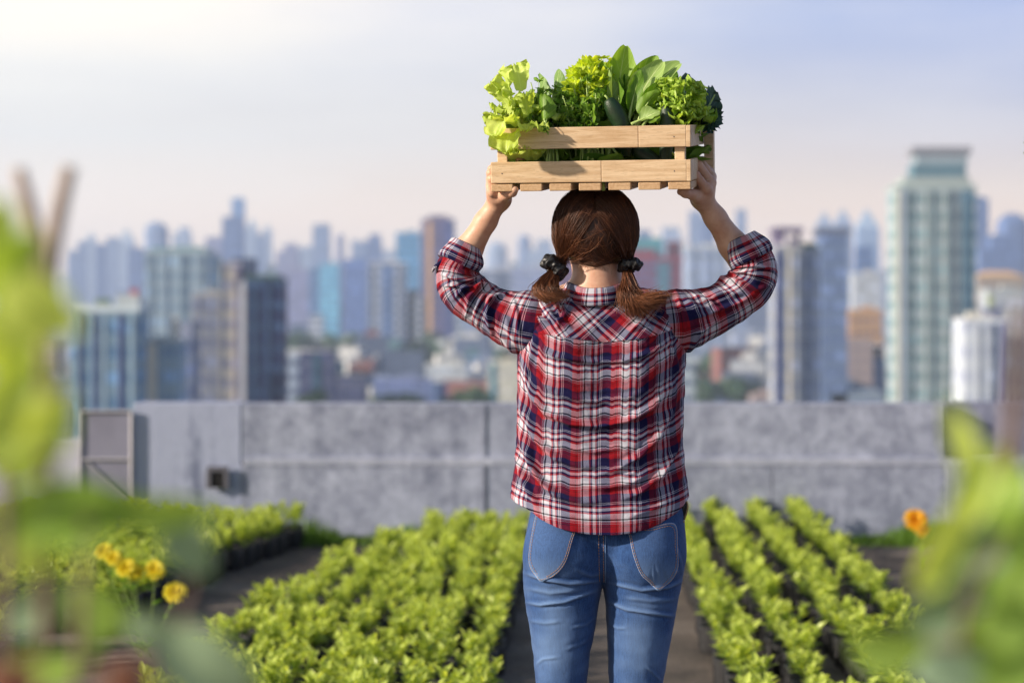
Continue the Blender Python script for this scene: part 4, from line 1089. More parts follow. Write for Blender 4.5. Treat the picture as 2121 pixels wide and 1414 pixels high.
# framed metal panel box at the left
Yc = 7.275; M_panel = plain('grey_violet_sheet', (.22, .22, .30), .6, .15, 5); M_fr = plain('galvanised_frame', (.40, .39, .43), .5, .1, 10)
cab = empty('metal_cabinet', (xx(218, Yc), Yc, 0), 'grey metal cabinet with bright frame and diagonal brace at the left wall', 'cabinet')
z = lambda py, Y=Yc: 1.3-(py-650)/4000*(Y+4)
b = MB(); b.box((xx(220, Yc), Yc+.03, z(853)/2), (xx(270, Yc)-xx(167, Yc), .05, z(853))); keep(b.build('sheet_panel', M_panel, smooth=False, bevel=.005), cab)
b = MB()
for (x0, y0, x1, y1, w_) in ((165, 852, 275, 852, .018), (165, 951, 275, 951, .016), (273, 850, 273, 1060, .024), (166, 850, 166, 1060, .016), (180, 955, 262, 1035, .016)):
    p0 = Vector((xx(x0, Yc), Yc-.004, z(y0))); p1 = Vector((xx(x1, Yc), Yc-.004, z(y1))); b.tube([p0, p1], w_/2, 4)
keep(b.build('frame', M_fr, smooth=False), cab)

# ---- seedlings in black grow bags
M_seed = leafmat('seedling_leaf', (.09, .20, .022), (.70, .80, .19), trans=.40, rough=.32, nscale=30, glow=1.15)
M_bag = plain('black_grow_bag', (.010, .010, .013), .42, .3, 40, bump=.6)
M_soil = plain('potting_soil', (.030, .018, .012), .95, .4, 60, bump=.6)
seeds = []
for v in range(7):
    rg = np.random.default_rng(100+v); b = MB(); H = rg.uniform(.070, .110)
    for sidx in range(rg.integers(5, 7)):
        a0 = rg.uniform(0, 6.28); off = np.array([math.cos(a0), math.sin(a0), 0])*rg.uniform(.01, .045)
        top = np.array([off[0]*1.5, off[1]*1.5, H*rg.uniform(.75, 1.1)])
        b.tube([np.zeros(3)+off*.2, top*.5+off*.2, top], [.0025, .002, .0015], 5, 0.0)
        nl = rg.integers(8, 12)
        for k in range(nl):
            f = k/nl; q = top*(.35+.65*f)+off*.2*(1-f)
            addleaf(b, q, k*137.5+a0*57+rg.uniform(-20, 20), 24+40*f, -10+60*f, .042*(1-.22*f)*rg.uniform(.7, 1.3), .020*(1-.15*f), ruf=.0008, rfreq=2, cup=.6, shape='lance', nL=6, nW=5, roll=rg.uniform(-.5, .5), rng=rg, tint=float(np.clip(.30+.6*f+rg.normal(0, .15), 0, 1)))
    seeds.append(b)
bagb = MB(); th_ = np.linspace(0, 2*math.pi, 20, endpoint=False)
bagb.grid(np.array([[((r+.002*math.sin(5*t+zz*80))*math.cos(t), (r+.002*math.sin(4*t+zz*60))*math.sin(t), zz) for t in th_] for zz, r in ((0, .050), (.02, .056), (.05, .057), (.08, .057), (.105, .058), (.108, .053), (.096, .050))]), None, .5, wrap=True)
soilb = MB(); soilb.put([(0, 0, .098)]+[(.052*math.cos(t), .052*math.sin(t), .096) for t in th_], [(0, i+1, (i+1) % 20+1) for i in range(20)])
protos = []
for i, sb in enumerate(seeds):
    fo = sb.build('seedling', M_seed); protos.append(fo.data); bpy.data.objects.remove(fo)
bo = bagb.build('grow_bag', M_bag); bag_me = bo.data; bpy.data.objects.remove(bo)
so = soilb.build('soil', M_soil); soil_me = so.data; bpy.data.objects.remove(so)
spots = []
rg = np.random.default_rng(200)
cx_ = .039
# right bed: four rows
for r, X in enumerate((.79, 1.015, 1.245, 1.475)):
    for k in range(44):
        d = 5.15+k*.142; x = X+cx_*(d-7.1)+rg.normal(0, .014)
        spots.append((x, d-4, 'R', rg.normal(0, .006)))
le_d = [5, 6.67, 7.8, 8.8, 10.2, 11]; le_x = [-1.12, -1.06, -1.0, -.86, -.52, -.30]
for r in range(8):
    X = -.095-r*.152
    for k in range(43):
        d = 5.0+k*.132; x = X+cx_*(d-7.1)+rg.normal(0, .016)
        if x > np.interp(d, le_d, le_x): spots.append((x, d-4+(.06 if r % 2 else 0), 'L', 0))
fe_d = [6.4, 7.0, 7.5, 8.0, 8.6, 9.6, 10.9]; fe_x = [-1.95, -1.84, -1.78, -1.62, -1.56, -1.42, -1.16]
for r in range(12):
    for k in range(30):
        d = 6.3+k*.16; x = np.interp(d, fe_d, fe_x)-.05-r*.155+rg.normal(0, .016)
        if 7.45 < d < 7.75 or x < -3.1*(d/8) : continue
        spots.append((x, d-4, 'F', 0))
spots.sort(key=lambda s_: s_[1])
vis = [s_ for s_ in spots if abs(s_[0]/(s_[1]+4)*4000) < 1110]
near = vis[:300]; far = vis[300:]
LAB = {'R': ('bright green leafy seedling in black grow bag in the four-row bed at the right', 'seedlings in the right bed'),
       'L': ('bright green leafy seedling in black grow bag in the broad bed left of the woman', 'seedlings in the broad left bed'),
       'F': ('bright green leafy seedling in black grow bag in the far left bed beyond the path', 'seedlings in the far left bed')}
for x, y, k, dz in near:
    o = bpy.data.objects.new('seedling', None); COL.objects.link(o); s_ = rg.uniform(.70, 1.25)
    o.location = (x, y, 0); o.rotation_euler = (0, 0, rg.uniform(0, 6.28)); o.empty_display_size = .05
    tag(o, LAB[k][0], 'seedling', LAB[k][1])
    f = bpy.data.objects.new('foliage', protos[rg.integers(7)]); COL.objects.link(f); f.parent = o; f.location = (0, 0, .096); q_ = 1.22 if k == 'R' else 1.1; f.scale = (s_*q_, s_*q_, s_)
    g = bpy.data.objects.new('grow_bag', bag_me); COL.objects.link(g); g.parent = o
    h = bpy.data.objects.new('soil', soil_me); COL.objects.link(h); h.parent = g
# farther ones as one mass
b = MB(); bb = MB()
for x, y, k, dz in far:
    sb = seeds[rg.integers(7)]; a = rg.uniform(0, 6.28); s_ = rg.uniform(.95, 1.3); V = np.concatenate(sb.v)*s_
    R_ = np.array([[math.cos(a), -math.sin(a), 0], [math.sin(a), math.cos(a), 0], [0, 0, 1]])
    b.put(V @ R_.T+np.array([x, y, .096]), sb.f, None, np.concatenate(sb.t))
    for q in (bagb, soilb): bb.put(np.concatenate(q.v)+np.array([x, y, 0]), q.f)
o = b.build('seedlings', M_seed); tag(o, 'mass of bright green seedlings at the far ends of the beds by the wall', 'seedlings', kind='stuff')
o2 = bb.build('grow_bags', M_bag); o2.parent = o; o2['kind'] = 'stuff'
# black tray liners edging the beds
M_liner = plain('black_plastic_liner', (.012, .013, .018), .35, .3, 20, bump=.4)
def liner(pts, label, h=.115):
    b = MB(); p = spline(pts, 80); G = []
    for i, q in enumerate(p):
        w = .006*math.sin(i*2.4)
        G.append([(q[0]+w, q[1], 0.0), (q[0]+.012+w, q[1], .01), (q[0]+.004-w, q[1], h*.5), (q[0]+w, q[1], h), (q[0]-.012, q[1], h-.004), (q[0]-.016, q[1], .0)])
    b.grid(np.array(G)); o = b.build('bed_liner', M_liner); tag(o, label, 'plastic edging')
# grass at the foot of the wall (dips where the wall base shows)
M_grass = leafmat('grass_blade', (.035, .10, .012), (.20, .36, .04), trans=.3)
b = MB()
for k in range(9000):
    px = rg.uniform(-60, 2180); d = rg.uniform(10.75, 11.22)
    hh = .10+.05*math.sin(px*.011)
    if 660 < px < 850: hh *= max(.22, abs(px-745)/95)
    if 1690 < px < 1900: hh *= max(.25, abs(px-1795)/100)
    x = (px-1060.5)/4000*d; y = d-4; a = rg.uniform(0, 6.28); l = hh*rg.uniform(.5, 1.1); w = .004
    dx, dy = math.cos(a)*w, math.sin(a)*w; bx, by = rg.normal(0, .02, 2)
    b.put([(x-dx, y-dy, 0), (x+dx, y+dy, 0), (x+dx*.6+bx*.5, y+dy*.6+by*.5, l*.6), (x+bx, y+by, l), (x-dx*.6+bx*.5, y-dy*.6+by*.5, l*.6)], [(0, 1, 2, 4), (4, 2, 3)], None, rg.uniform(0, 1))
o = b.build('grass', M_grass, smooth=False); tag(o, 'green grass growing along the foot of the parapet wall', 'grass', kind='stuff')

# ---- marigolds
M_pet = leafmat('yellow_petal', (.80, .66, .03), (.85, .78, .06), trans=.3)
M_peto = leafmat('orange_petal', (.85, .44, .02), (.88, .56, .03), trans=.3)
M_dkleaf = leafmat('broad_leaf', (.07, .19, .012), (.28, .46, .03), trans=.4)
def flower(c, r, mat, seed):
    rg = np.random.default_rng(seed); b = MB()
    for ring, (n, el, l) in enumerate(((14, 5, 1.0), (12, 32, .85), (9, 58, .65), (6, 80, .45))):
        for k in range(n): addleaf(b, c, k*360/n+ring*17+rg.uniform(-6, 6), el+15, el-18, r*l, r*.42, ruf=r*.05, rfreq=2, cup=.4, shape='fan', nL=6, nW=5, rng=rg, tint=rg.uniform(0, 1))
    V = np.concatenate(b.v)-np.array(c); ca, sa = math.cos(1.0), math.sin(1.0)
    b.v = [np.stack([V[:, 0], V[:, 1]*ca-V[:, 2]*sa, V[:, 1]*sa+V[:, 2]*ca], -1)+np.array(c)]
    return b.build('flower', mat)
def marigold(px0, d, fl, label, mat, hgt=.36):
    x0 = (px0-1060.5)/4000*d; root = empty('marigold_plant', (x0, d-4, 0), label, 'flowering plant'); rg = np.random.default_rng(int(px0))
    st = MB(); lf = MB()
    for i, (px, py, r) in enumerate(fl):
        c = np.array(tuple(P(px, py, d-4+rg.uniform(-.05, .05)))); keep(flower(c, r*.88, mat, i+int(px)), root)
        p0 = np.array([x0+rg.normal(0, .02), d-4, 0]); m = p0*.4+c*.6+np.array([0, 0, -.03]); path = spline([p0, m, c], 8); st.tube(path, .0017, 5, .3)
        for k in range(10):
            q = path[rg.integers(1, 7)]; addleaf(lf, q, rg.uniform(0, 360), 40, 0, .06, .02, ruf=.002, cup=.4, shape='lance', nL=6, nW=5, rng=rg, tint=rg.uniform(.1, .7), teeth=5)
    keep(st.build('stem', M_stem), root); keep(lf.build('leaf', M_dkleaf), root)
marigold(300, 7.3, [(215, 1140, .046), (236, 1156, .040), (262, 1176, .050), (280, 1186, .042), (322, 1180, .052), (364, 1226, .056)], 'marigold plant with several yellow blooms beside the left path', M_pet)
marigold(1925, 9.6, [(1897, 1078, .075), (1912, 1098, .050)], 'marigold plant with orange blooms by the wall at the right', M_peto)

# ---- foreground plants out of focus
M_fgA = leafmat('young_leaf', (.24, .42, .05), (.70, .80, .20), trans=.45, vein=.2, glow=1.2, nscale=12)
M_fgB = leafmat('mature_leaf', (.18, .34, .05), (.42, .60, .12), trans=.35, vein=.2, nscale=12)
M_fgC = leafmat('greyish_leaf', (.17, .29, .17), (.36, .48, .32), trans=.25, vein=.2, nscale=12)
M_twig = plain('brown_twig', (.42, .33, .28), .8, .3, 30)
M_twigd = plain('dark_stem', (.20, .13, .10), .8, .3, 30)
M_terra = plain('terracotta', (.22, .09, .05), .85, .25, 12)
def fgplant(name, loc_px, Y, label, cat, stems, leaves, seed, extra=None):
    rg = np.random.default_rng(seed); x0 = P(loc_px, 1000, Y).x; root = empty(name, (x0, Y, 0), label, cat)
    for pts, r, mat in stems:
        b = MB(); r *= .66; b.tube(spline([tuple(P(a, b_, Y+dy)) for a, b_, dy in pts], 14), np.linspace(r, r*.7, 14), 8); keep(b.build('stem', mat), root)
    for (cx, cy, L, W, ang, ti, mat, dY) in leaves:
        # centre (photo px), length and width in px, ang = direction in the picture plane
        k = (Y+dY+4)/4000; a = math.radians(ang); L_, Wd = L*k*1.28, W*k*1.3
        c = np.array(tuple(P(cx, cy, Y+dY))); u = np.array([math.cos(a), 0, math.sin(a)])
        b = MB(); G, UV = leafgrid((0, 0, 0), 0, 0, 0, L_, Wd, ruf=L_*.02, rfreq=2, cup=.35, shape='oval', nL=12, nW=9, rng=rg, wob=L_*.03)
        G[..., 2] += -((G[..., 0]/L_)**2)*L_*.15
        G[..., 0] -= L_/2
        tilt = rg.uniform(-.5, .5); yv = np.array([-math.sin(a), 0, math.cos(a)]); nz = np.array([0, -1., 0]); 
        yv2 = yv*math.cos(tilt)+nz*math.sin(tilt); nz2 = nz*math.cos(tilt)-yv*math.sin(tilt)
        G = c+G[..., [0]]*u+G[..., [1]]*yv2+G[..., [2]]*nz2
        b.grid(G, UV, ti); keep(b.build('leaf', mat), root)
    return root
YL = -3.05
fgplant('leafy_shrub', 100, YL, 'blurred yellow-green leafy shrub with forked brown twig at the left edge', 'shrub',
 [([(98, 1700, .12), (95, 1200, .10), (100, 800, 0), (95, 520, 0)], .007, M_twigd), ([(96, 600, .40), (86, 540, .42), (62, 440, .42), (38, 350, .42)], .0105, M_twig), ([(98, 600, .40), (104, 540, .42), (122, 440, .42), (144, 345, .42)], .0115, M_twig),
  ([(0, 1500, 0), (10, 1100, .02), (-5, 880, .02)], .006, M_twigd)],
 [(35, 560, 150, 110, 60, .25, M_fgA, 0), (80, 640, 150, 110, -30, 1.0, M_fgA, -.02), (25, 690, 150, 120, 80, .7, M_fgA, .02), (95, 665, 110, 80, 10, 1, M_fgA, .0), (-10, 480, 120, 90, 80, .5, M_fgA, 0),
  (15, 850, 190, 110, 80, .55, M_fgA, 0), (105, 870, 110, 80, 60, .8, M_fgA, -.02), (60, 800, 120, 80, 20, .45, M_fgA, .03), (50, 950, 130, 80, 10, .35, M_fgA, .03), (60, 1060, 170, 90, 20, .6, M_fgB, .03), (50, 1150, 110, 60, -20, .7, M_fgA, .03)], 301)
fgplant('leafy_shrub', 200, -2.98, 'blurred low plant with broad green and grey-green leaves at the lower left corner', 'shrub',
 [([(170, 1800, 0), (165, 1400, 0), (180, 1060, 0)], .005, M_twigd), ([(300, 1800, 0), (330, 1450, 0), (400, 1200, 0)], .004, M_twigd)],
 [(150, 1060, 220, 110, 10, .35, M_fgB, 0), (300, 1062, 240, 80, -8, .9, M_fgB, 0), (392, 1135, 120, 80, -60, .75, M_fgC, .02), (205, 1268, 130, 100, -30, .75, M_fgB, .02), (80, 1255, 150, 80, 20, .7, M_fgC, .05), (150, 1375, 110, 50, 30, .6, M_fgB, .03),
  (430, 1378, 190, 120, -35, .85, M_fgC, -.03), (320, 1300, 110, 60, -20, .8, M_fgC, .02), (80, 1390, 160, 70, 15, .9, M_fgB, 0), (190, 1095, 120, 60, 30, .8, M_fgB, .03)], 302)
# terracotta pots low in the foreground
for px, py, r, Y, lab in ((262, 1400, .010, -3.1, 'small blurred terracotta pot under the lower left leaves'), (20, 1408, .012, -3.1, 'blurred terracotta pot in the bottom left corner')):
    b = MB(); c = P(px, py, Y); b_h = .025
    G = np.array([[(c.x+rr*math.cos(t), Y+rr*math.sin(t), c.z+zz) for t in th_] for zz, rr in ((-b_h, r*.8), (0, r), (.001, r*1.12), (.006, r*1.12), (.006, r*.98), (0, r*.95))])
    b.grid(G, None, .5, wrap=True); o = b.build('flower_pot', M_terra); tag(o, lab, 'pot')
    b = MB(); b.box((c.x, Y, (c.z-b_h)/2), (.02, .02, c.z-b_h-.002)); o = b.build('pot_stand', M_twigd, smooth=False, bevel=.003); tag(o, lab.replace('terracotta pot', 'wooden post holding the pot'), 'post')
YR = -3.0
fgplant('leafy_shrub', 2095, YR, 'blurred bright green leafy shrub with brown stem at the right edge', 'shrub',
 [([(2085, 1900, .14), (2090, 1300, .12), (2092, 1000, .08), (2106, 800, .04), (2122, 640, 0)], .009, M_twigd), ([(1930, 1335, .02), (1985, 1336, .02), (2045, 1332, .02)], .004, M_twigd), ([(2090, 1100, .01), (2000, 1250, .01), (1990, 1420, .01)], .003, M_twigd)],
 [(2000, 935, 190, 52, 100, .85, M_fgA, 0), (2025, 1010, 170, 60, 62, .6, M_fgA, 0), (1965, 1125, 190, 75, 58, .75, M_fgA, -.02), (2095, 1030, 130, 70, 80, .85, M_fgB, .03),   (1990, 1175, 150, 100, -40, .15, M_fgC, .03), (2040, 1105, 150, 100, 50, .6, M_fgC, .03), (1955, 1265, 150, 90, 30, .7, M_fgC, .03), (1850, 1345, 140, 85, -10, .95, M_fgB, .0), (2075, 1330, 170, 150, 20, .7, M_fgB, .02),
  (1980, 1395, 150, 80, 0, .8, M_fgC, 0), (2105, 1215, 130, 90, 60, .7, M_fgB, .02), (2120, 1100, 120, 90, 70, .8, M_fgB, .02), (2060, 1395, 150, 110, 10, .5, M_fgB, .03), (2100, 1290, 120, 90, 10, .8, M_fgB, .0), (2095, 1400, 120, 90, 30, .6, M_fgB, .0)], 303)
# thin vine in focus, just at the right edge
root = empty('climbing_vine', (1.085, 0, 0), 'thin upright green stem with small leaves at the extreme right edge', 'vine')
b = MB(); b.tube(spline([(1.085, 0, 0), (1.075, .0, .8), (1.0655, 0, 1.3), (1.0645, 0, 1.79)], 30), .002, 6, .3); keep(b.build('stem', M_stem), root)
b = MB(); rg = np.random.default_rng(77)
for k in range(26): addleaf(b, (1.0645+rg.uniform(-.001, .002), rg.uniform(-.003, .003), Z0(175+k*10.5)), rg.uniform(-60, 60), 40, 10, rg.uniform(.02, .03), .014, cup=.5, shape='lance', nL=6, nW=5, rng=rg, tint=rg.uniform(.1, .7))
keep(b.build('leaf', M_dkleaf), root)
# ================================================================== CITY
GZ = -80.0
def facade(name, wall, glass, fh=5.5, band=.5, rough=.5):
    """wall with horizontal floor bands of glass; object space z"""
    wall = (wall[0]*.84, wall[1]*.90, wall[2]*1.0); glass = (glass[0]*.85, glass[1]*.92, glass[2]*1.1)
    t = NT(name); o = t.obj(); sp = t.n.new('ShaderNodeSeparateXYZ'); t.l.new(o, sp.inputs[0])
    fz = t.math('FRACT', t.math('DIVIDE', sp.outputs[2], fh)); fx = t.math('FRACT', t.math('DIVIDE', t.math('ADD', sp.outputs[0], sp.outputs[1]), 3.1))
    m = t.math('MULTIPLY', t.math('LESS_THAN', fz, band), t.math('GREATER_THAN', fx, .22))
    n = t.noise(t.mapping(o, (.16, .16, .18)), 1.0, 2); g2 = tuple(min(1, x*1.8+.015) for x in glass)
    gl = t.mix(t.math('GREATER_THAN', n, .55), glass, g2)
    st = t.noise(t.mapping(o, (.2, .2, .02)), 1.0, 4)
    w = t.mix(t.math('MULTIPLY', st, .35), wall, tuple(x*.6 for x in wall))
    c = t.mix(m, w, gl)
    return t.out(t.pbsdf(c, .7, None, Specular_IOR_Level=.12))
_mc = {}
def fm(wall, glass=(.08, .11, .16), band=.5):
    k = (wall, glass, band)
    if k not in _mc: _mc[k] = facade('city_facade', wall, glass, band=band)
    return _mc[k]
def pm(col):
    if col not in _mc: _mc[col] = plain('painted_concrete', col, .85, .12, .08)
    return _mc[col]
def bz(py, d): return 1.3+(650-py)/4000*d
def bx_(px, d): return (px-1060.5)/4000*d
def tower(x0, x1, yt, d, wall, label, glass=(.08, .11, .16), band=.5, strips=(), sc=(.10, .13, .20), crown=None, roofcol=None, depth=None, top='flat', cat='tower', rotz=0, left=None, group=None):
    """x0,x1,yt photo pixels of the front; strips = list of (u0,u1) fractions of the width"""
    X0_, X1_ = bx_(x0, d), bx_(x1, d); w = X1_-X0_; dp = depth or max(12, min(w*.8, 40)); zt = bz(yt, d); cx = (X0_+X1_)/2
    root = empty('tower' if cat == 'tower' else 'building', (cx, d-4+dp/2, GZ), label, cat, group); h = zt-GZ
    def pc(name, c, s_, m, p=root): b = MB(); b.box(c, s_); return b.build(name, m, p, smooth=False)
    if top == 'dome':
        b = MB(); n = 14; G = []
        for i in range(8):
            f = math.sin(i/7*math.pi/2); rr = max(.02, math.sqrt(max(0, 1-f*f))); zz = h-w*.45+w*.45*f
            G.append([(w/2*rr*math.copysign(abs(math.cos(a))**.6, math.cos(a)), dp/2*rr*math.copysign(abs(math.sin(a))**.6, math.sin(a)), zz) for a in np.linspace(0, 2*math.pi, 24, endpoint=False)])
        G = [[(p[0], p[1], 0) for p in G[0]]]+G
        b.grid(np.array(G), None, .5, wrap=True); b.build('wall', fm(wall, glass, band), root); hh = h-w*.45
    elif top == 'spire':
        hh = h-w*.9; pc('wall', (0, 0, hh/2), (w, dp, hh), fm(wall, glass, band))
        b = MB(); b.put([(-w/2, -dp/2, hh), (w/2, -dp/2, hh), (w/2, dp/2, hh), (-w/2, dp/2, hh), (0, 0, h)], [(0, 1, 4), (1, 2, 4), (2, 3, 4), (3, 0, 4)]); b.build('roof', pm(roofcol or wall), root, smooth=False)
    elif top == 'step':
        hh = h-w*.35; pc('wall', (0, 0, hh/2), (w, dp, hh), fm(wall, glass, band)); pc('upper_storeys', (w*.12, 0, hh+w*.175), (w*.55, dp*.7, w*.35), fm(wall, glass, band))
    elif top == 'slope':
        hh = h-w*.25; pc('wall', (0, 0, hh/2), (w, dp, hh), fm(wall, glass, band))
        b = MB(); b.put([(-w/2, -dp/2, hh), (w/2, -dp/2, hh), (w/2, dp/2, hh), (-w/2, dp/2, hh), (-w/2, -dp/2, h), (-w/2, dp/2, h)], [(0, 1, 4), (1, 2, 5, 4), (3, 5, 2), (0, 4, 5, 3)]); b.build('roof', pm(roofcol or wall), root, smooth=False)
    elif top == 'gable':
        hh = h-w*.13; pc('wall', (0, 0, hh/2), (w, dp, hh), fm(wall, glass, band))
        b = MB(); e = 1.06; b.put([(-w/2*e, -dp/2*e, hh), (w/2*e, -dp/2*e, hh), (w/2*e, dp/2*e, hh), (-w/2*e, dp/2*e, hh), (-w*.25, 0, h), (w*.25, 0, h)], [(0, 1, 5, 4), (1, 2, 5), (2, 3, 4, 5), (3, 0, 4), (0, 3, 2, 1)]); b.build('roof', pm(roofcol or (.35, .12, .08)), root, smooth=False)
    else:
        hh = h; pc('wall', (0, 0, h/2), (w, dp, h), fm(wall, glass, band))
        pc('roof', (0, 0, h+w*.015), (w*1.03, dp*1.03, w*.03), pm(roofcol or tuple(min(.8, c*1.15) for c in wall)))
        pc('plant_room', (w*.12, 0, h+w*.06+.1), (w*.35, dp*.4, w*.08), pm(tuple(c*.8 for c in wall)))
    for i, s_ in enumerate(strips):
        u0, u1 = s_[:2]; m = s_[2] if len(s_) > 2 else sc
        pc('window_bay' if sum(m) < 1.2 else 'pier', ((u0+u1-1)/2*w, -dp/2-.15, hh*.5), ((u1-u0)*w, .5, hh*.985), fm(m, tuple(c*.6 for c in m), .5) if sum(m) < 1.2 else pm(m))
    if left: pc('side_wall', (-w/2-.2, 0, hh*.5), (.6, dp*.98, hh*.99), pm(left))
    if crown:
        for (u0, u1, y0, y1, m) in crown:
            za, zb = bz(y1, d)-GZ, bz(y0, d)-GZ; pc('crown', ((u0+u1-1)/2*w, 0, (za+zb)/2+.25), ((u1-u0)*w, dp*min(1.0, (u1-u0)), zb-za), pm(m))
    return root
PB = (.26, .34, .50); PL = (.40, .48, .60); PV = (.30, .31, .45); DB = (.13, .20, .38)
# far skyline, left to right
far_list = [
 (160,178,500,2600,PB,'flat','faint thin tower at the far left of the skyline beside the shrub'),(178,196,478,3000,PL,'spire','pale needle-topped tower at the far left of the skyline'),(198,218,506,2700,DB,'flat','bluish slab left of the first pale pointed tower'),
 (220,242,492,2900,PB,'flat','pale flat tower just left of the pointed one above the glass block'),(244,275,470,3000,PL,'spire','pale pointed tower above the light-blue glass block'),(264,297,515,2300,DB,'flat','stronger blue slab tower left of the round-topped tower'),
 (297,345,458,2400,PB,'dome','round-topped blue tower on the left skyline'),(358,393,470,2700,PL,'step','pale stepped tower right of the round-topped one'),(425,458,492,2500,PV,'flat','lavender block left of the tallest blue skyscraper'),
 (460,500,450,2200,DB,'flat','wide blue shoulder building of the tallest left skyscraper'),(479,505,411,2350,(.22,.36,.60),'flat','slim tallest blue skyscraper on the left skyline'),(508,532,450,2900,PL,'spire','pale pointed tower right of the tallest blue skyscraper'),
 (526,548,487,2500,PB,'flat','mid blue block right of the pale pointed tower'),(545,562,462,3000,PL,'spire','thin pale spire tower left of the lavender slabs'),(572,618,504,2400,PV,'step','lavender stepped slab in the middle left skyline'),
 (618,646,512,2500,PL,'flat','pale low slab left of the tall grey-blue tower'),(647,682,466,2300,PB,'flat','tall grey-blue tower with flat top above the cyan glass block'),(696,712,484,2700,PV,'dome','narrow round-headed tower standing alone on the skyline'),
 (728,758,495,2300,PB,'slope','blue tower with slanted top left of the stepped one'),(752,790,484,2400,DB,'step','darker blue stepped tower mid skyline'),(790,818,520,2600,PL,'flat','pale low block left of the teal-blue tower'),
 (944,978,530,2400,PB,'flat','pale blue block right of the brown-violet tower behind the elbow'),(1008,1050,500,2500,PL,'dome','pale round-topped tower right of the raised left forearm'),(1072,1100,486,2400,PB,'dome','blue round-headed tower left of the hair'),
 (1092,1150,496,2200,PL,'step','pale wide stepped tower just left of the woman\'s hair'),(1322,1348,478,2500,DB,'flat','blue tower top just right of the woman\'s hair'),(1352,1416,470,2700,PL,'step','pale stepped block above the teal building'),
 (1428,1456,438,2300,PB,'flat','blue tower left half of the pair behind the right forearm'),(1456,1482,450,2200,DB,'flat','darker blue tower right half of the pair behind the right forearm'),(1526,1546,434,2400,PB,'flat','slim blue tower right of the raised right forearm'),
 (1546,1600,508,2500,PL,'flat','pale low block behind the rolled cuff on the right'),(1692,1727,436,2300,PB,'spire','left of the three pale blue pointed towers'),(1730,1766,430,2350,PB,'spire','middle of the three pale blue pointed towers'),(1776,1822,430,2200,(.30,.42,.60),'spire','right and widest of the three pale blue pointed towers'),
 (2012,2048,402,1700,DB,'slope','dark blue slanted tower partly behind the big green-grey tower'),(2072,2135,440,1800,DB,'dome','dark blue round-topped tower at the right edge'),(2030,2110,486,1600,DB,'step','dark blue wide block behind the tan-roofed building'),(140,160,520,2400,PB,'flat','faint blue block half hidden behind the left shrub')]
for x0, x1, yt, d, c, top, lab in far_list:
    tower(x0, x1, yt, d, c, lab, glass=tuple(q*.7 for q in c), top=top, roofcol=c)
# middle distance
tower(820,870,482,1500,(.12,.30,.48),'teal-blue glass tower left of the brown-violet tower',glass=(.10,.28,.45),roofcol=(.45,.55,.65))
tower(873,941,455,1300,(.17,.13,.22),'brown-violet tower with peaked top and orange strip behind the left elbow',glass=(.08,.08,.18),strips=((.18,.32,(.70,.42,.20)),(.68,.98,(.10,.12,.30))),crown=((.2,.8,446,456,(.16,.13,.22)),))
tower(640,664,556,1500,(.12,.22,.40),'narrow dark blue block left of the cyan glass block',glass=(.1,.18,.3))
tower(662,702,548,1400,(.20,.48,.66),'bright cyan glass block in the middle distance',glass=(.16,.42,.60))
tower(712,762,538,1600,(.14,.22,.44),'blue slab between the cyan block and the white tower',glass=(.10,.16,.34))
tower(575,640,560,1700,PV,'lavender block behind the navy tower',glass=(.2,.2,.33))
tower(762,840,545,1150,(.55,.58,.66),'white tower with dark blue central strip mid picture',strips=((.36,.66,(.14,.22,.40)),(.08,.14),(.84,.90)),top='flat')
tower(842,880,600,1500,(.30,.36,.50),'grey block beneath the teal-blue tower',glass=(.2,.25,.4))
tower(862,882,615,1300,(.62,.64,.70),'small white block at the foot of the brown-violet tower')
tower(980,1070,560,1700,(.45,.48,.58),'pale wide block below the elbow between arm and hair',strips=((.1,.3),(.5,.8)))
tower(1060,1175,556,1500,(.42,.46,.58),'pale grid-fronted building left of the neck',glass=(.14,.18,.34))
# near left
tower(300,432,522,700,(.38,.46,.50),'tall pale teal-grey residential tower behind the left group',glass=(.22,.32,.38),strips=((.05,.13),(.30,.36),(.56,.66,(.20,.28,.34)),(.84,.92)),crown=((.08,.95,514,524,(.10,.26,.30)),),sc=(.28,.36,.42))
tower(430,452,534,760,(.12,.24,.30),'narrow dark teal tower behind the pale teal tower',glass=(.1,.2,.25))
tower(145,287,645,420,(.26,.38,.46),'light-blue glass apartment block with dark vertical strips at the left',glass=(.13,.24,.34),strips=((.12,.17,(.08,.10,.20)),(.34,.40,(.07,.09,.20)),(.70,.78,(.07,.09,.20)),(.47,.52,(.30,.42,.52)),(.88,.93,(.30,.42,.52))),roofcol=(.62,.70,.74),crown=((0,1.02,634,646,(.55,.64,.70)),(.3,.5,620,636,(.14,.20,.14)),(.62,.95,612,636,(.45,.50,.52)),(.80,.92,600,614,(.42,.10,.12))))
tower(397,455,606,560,(.42,.40,.38),'beige-grey gridded tower left of the navy tower',glass=(.22,.24,.30),strips=((.10,.22),(.40,.52),(.70,.84)),sc=(.26,.28,.36),roofcol=(.58,.60,.58))
tower(456,500,545,540,(.60,.52,.42),'cream tower front with dark top beside the navy tower',glass=(.24,.24,.30),strips=((.70,1.0,(.14,.12,.18)),(.1,.2)),crown=((.55,1.5,536,576,(.055,.085,.17)),(.1,.5,548,560,(.62,.54,.42))))
tower(508,584,578,500,(.008,.018,.085),'navy tower with white left edge and greenish roof',glass=(.03,.07,.13),band=.35,strips=((.16,.30,(.03,.07,.15)),(.55,.68,(.03,.07,.15)),(-.14,0,(.52,.54,.60))),roofcol=(.05,.10,.09),left=(.55,.57,.62),crown=((.0,.9,571,580,(.035,.09,.08)),))
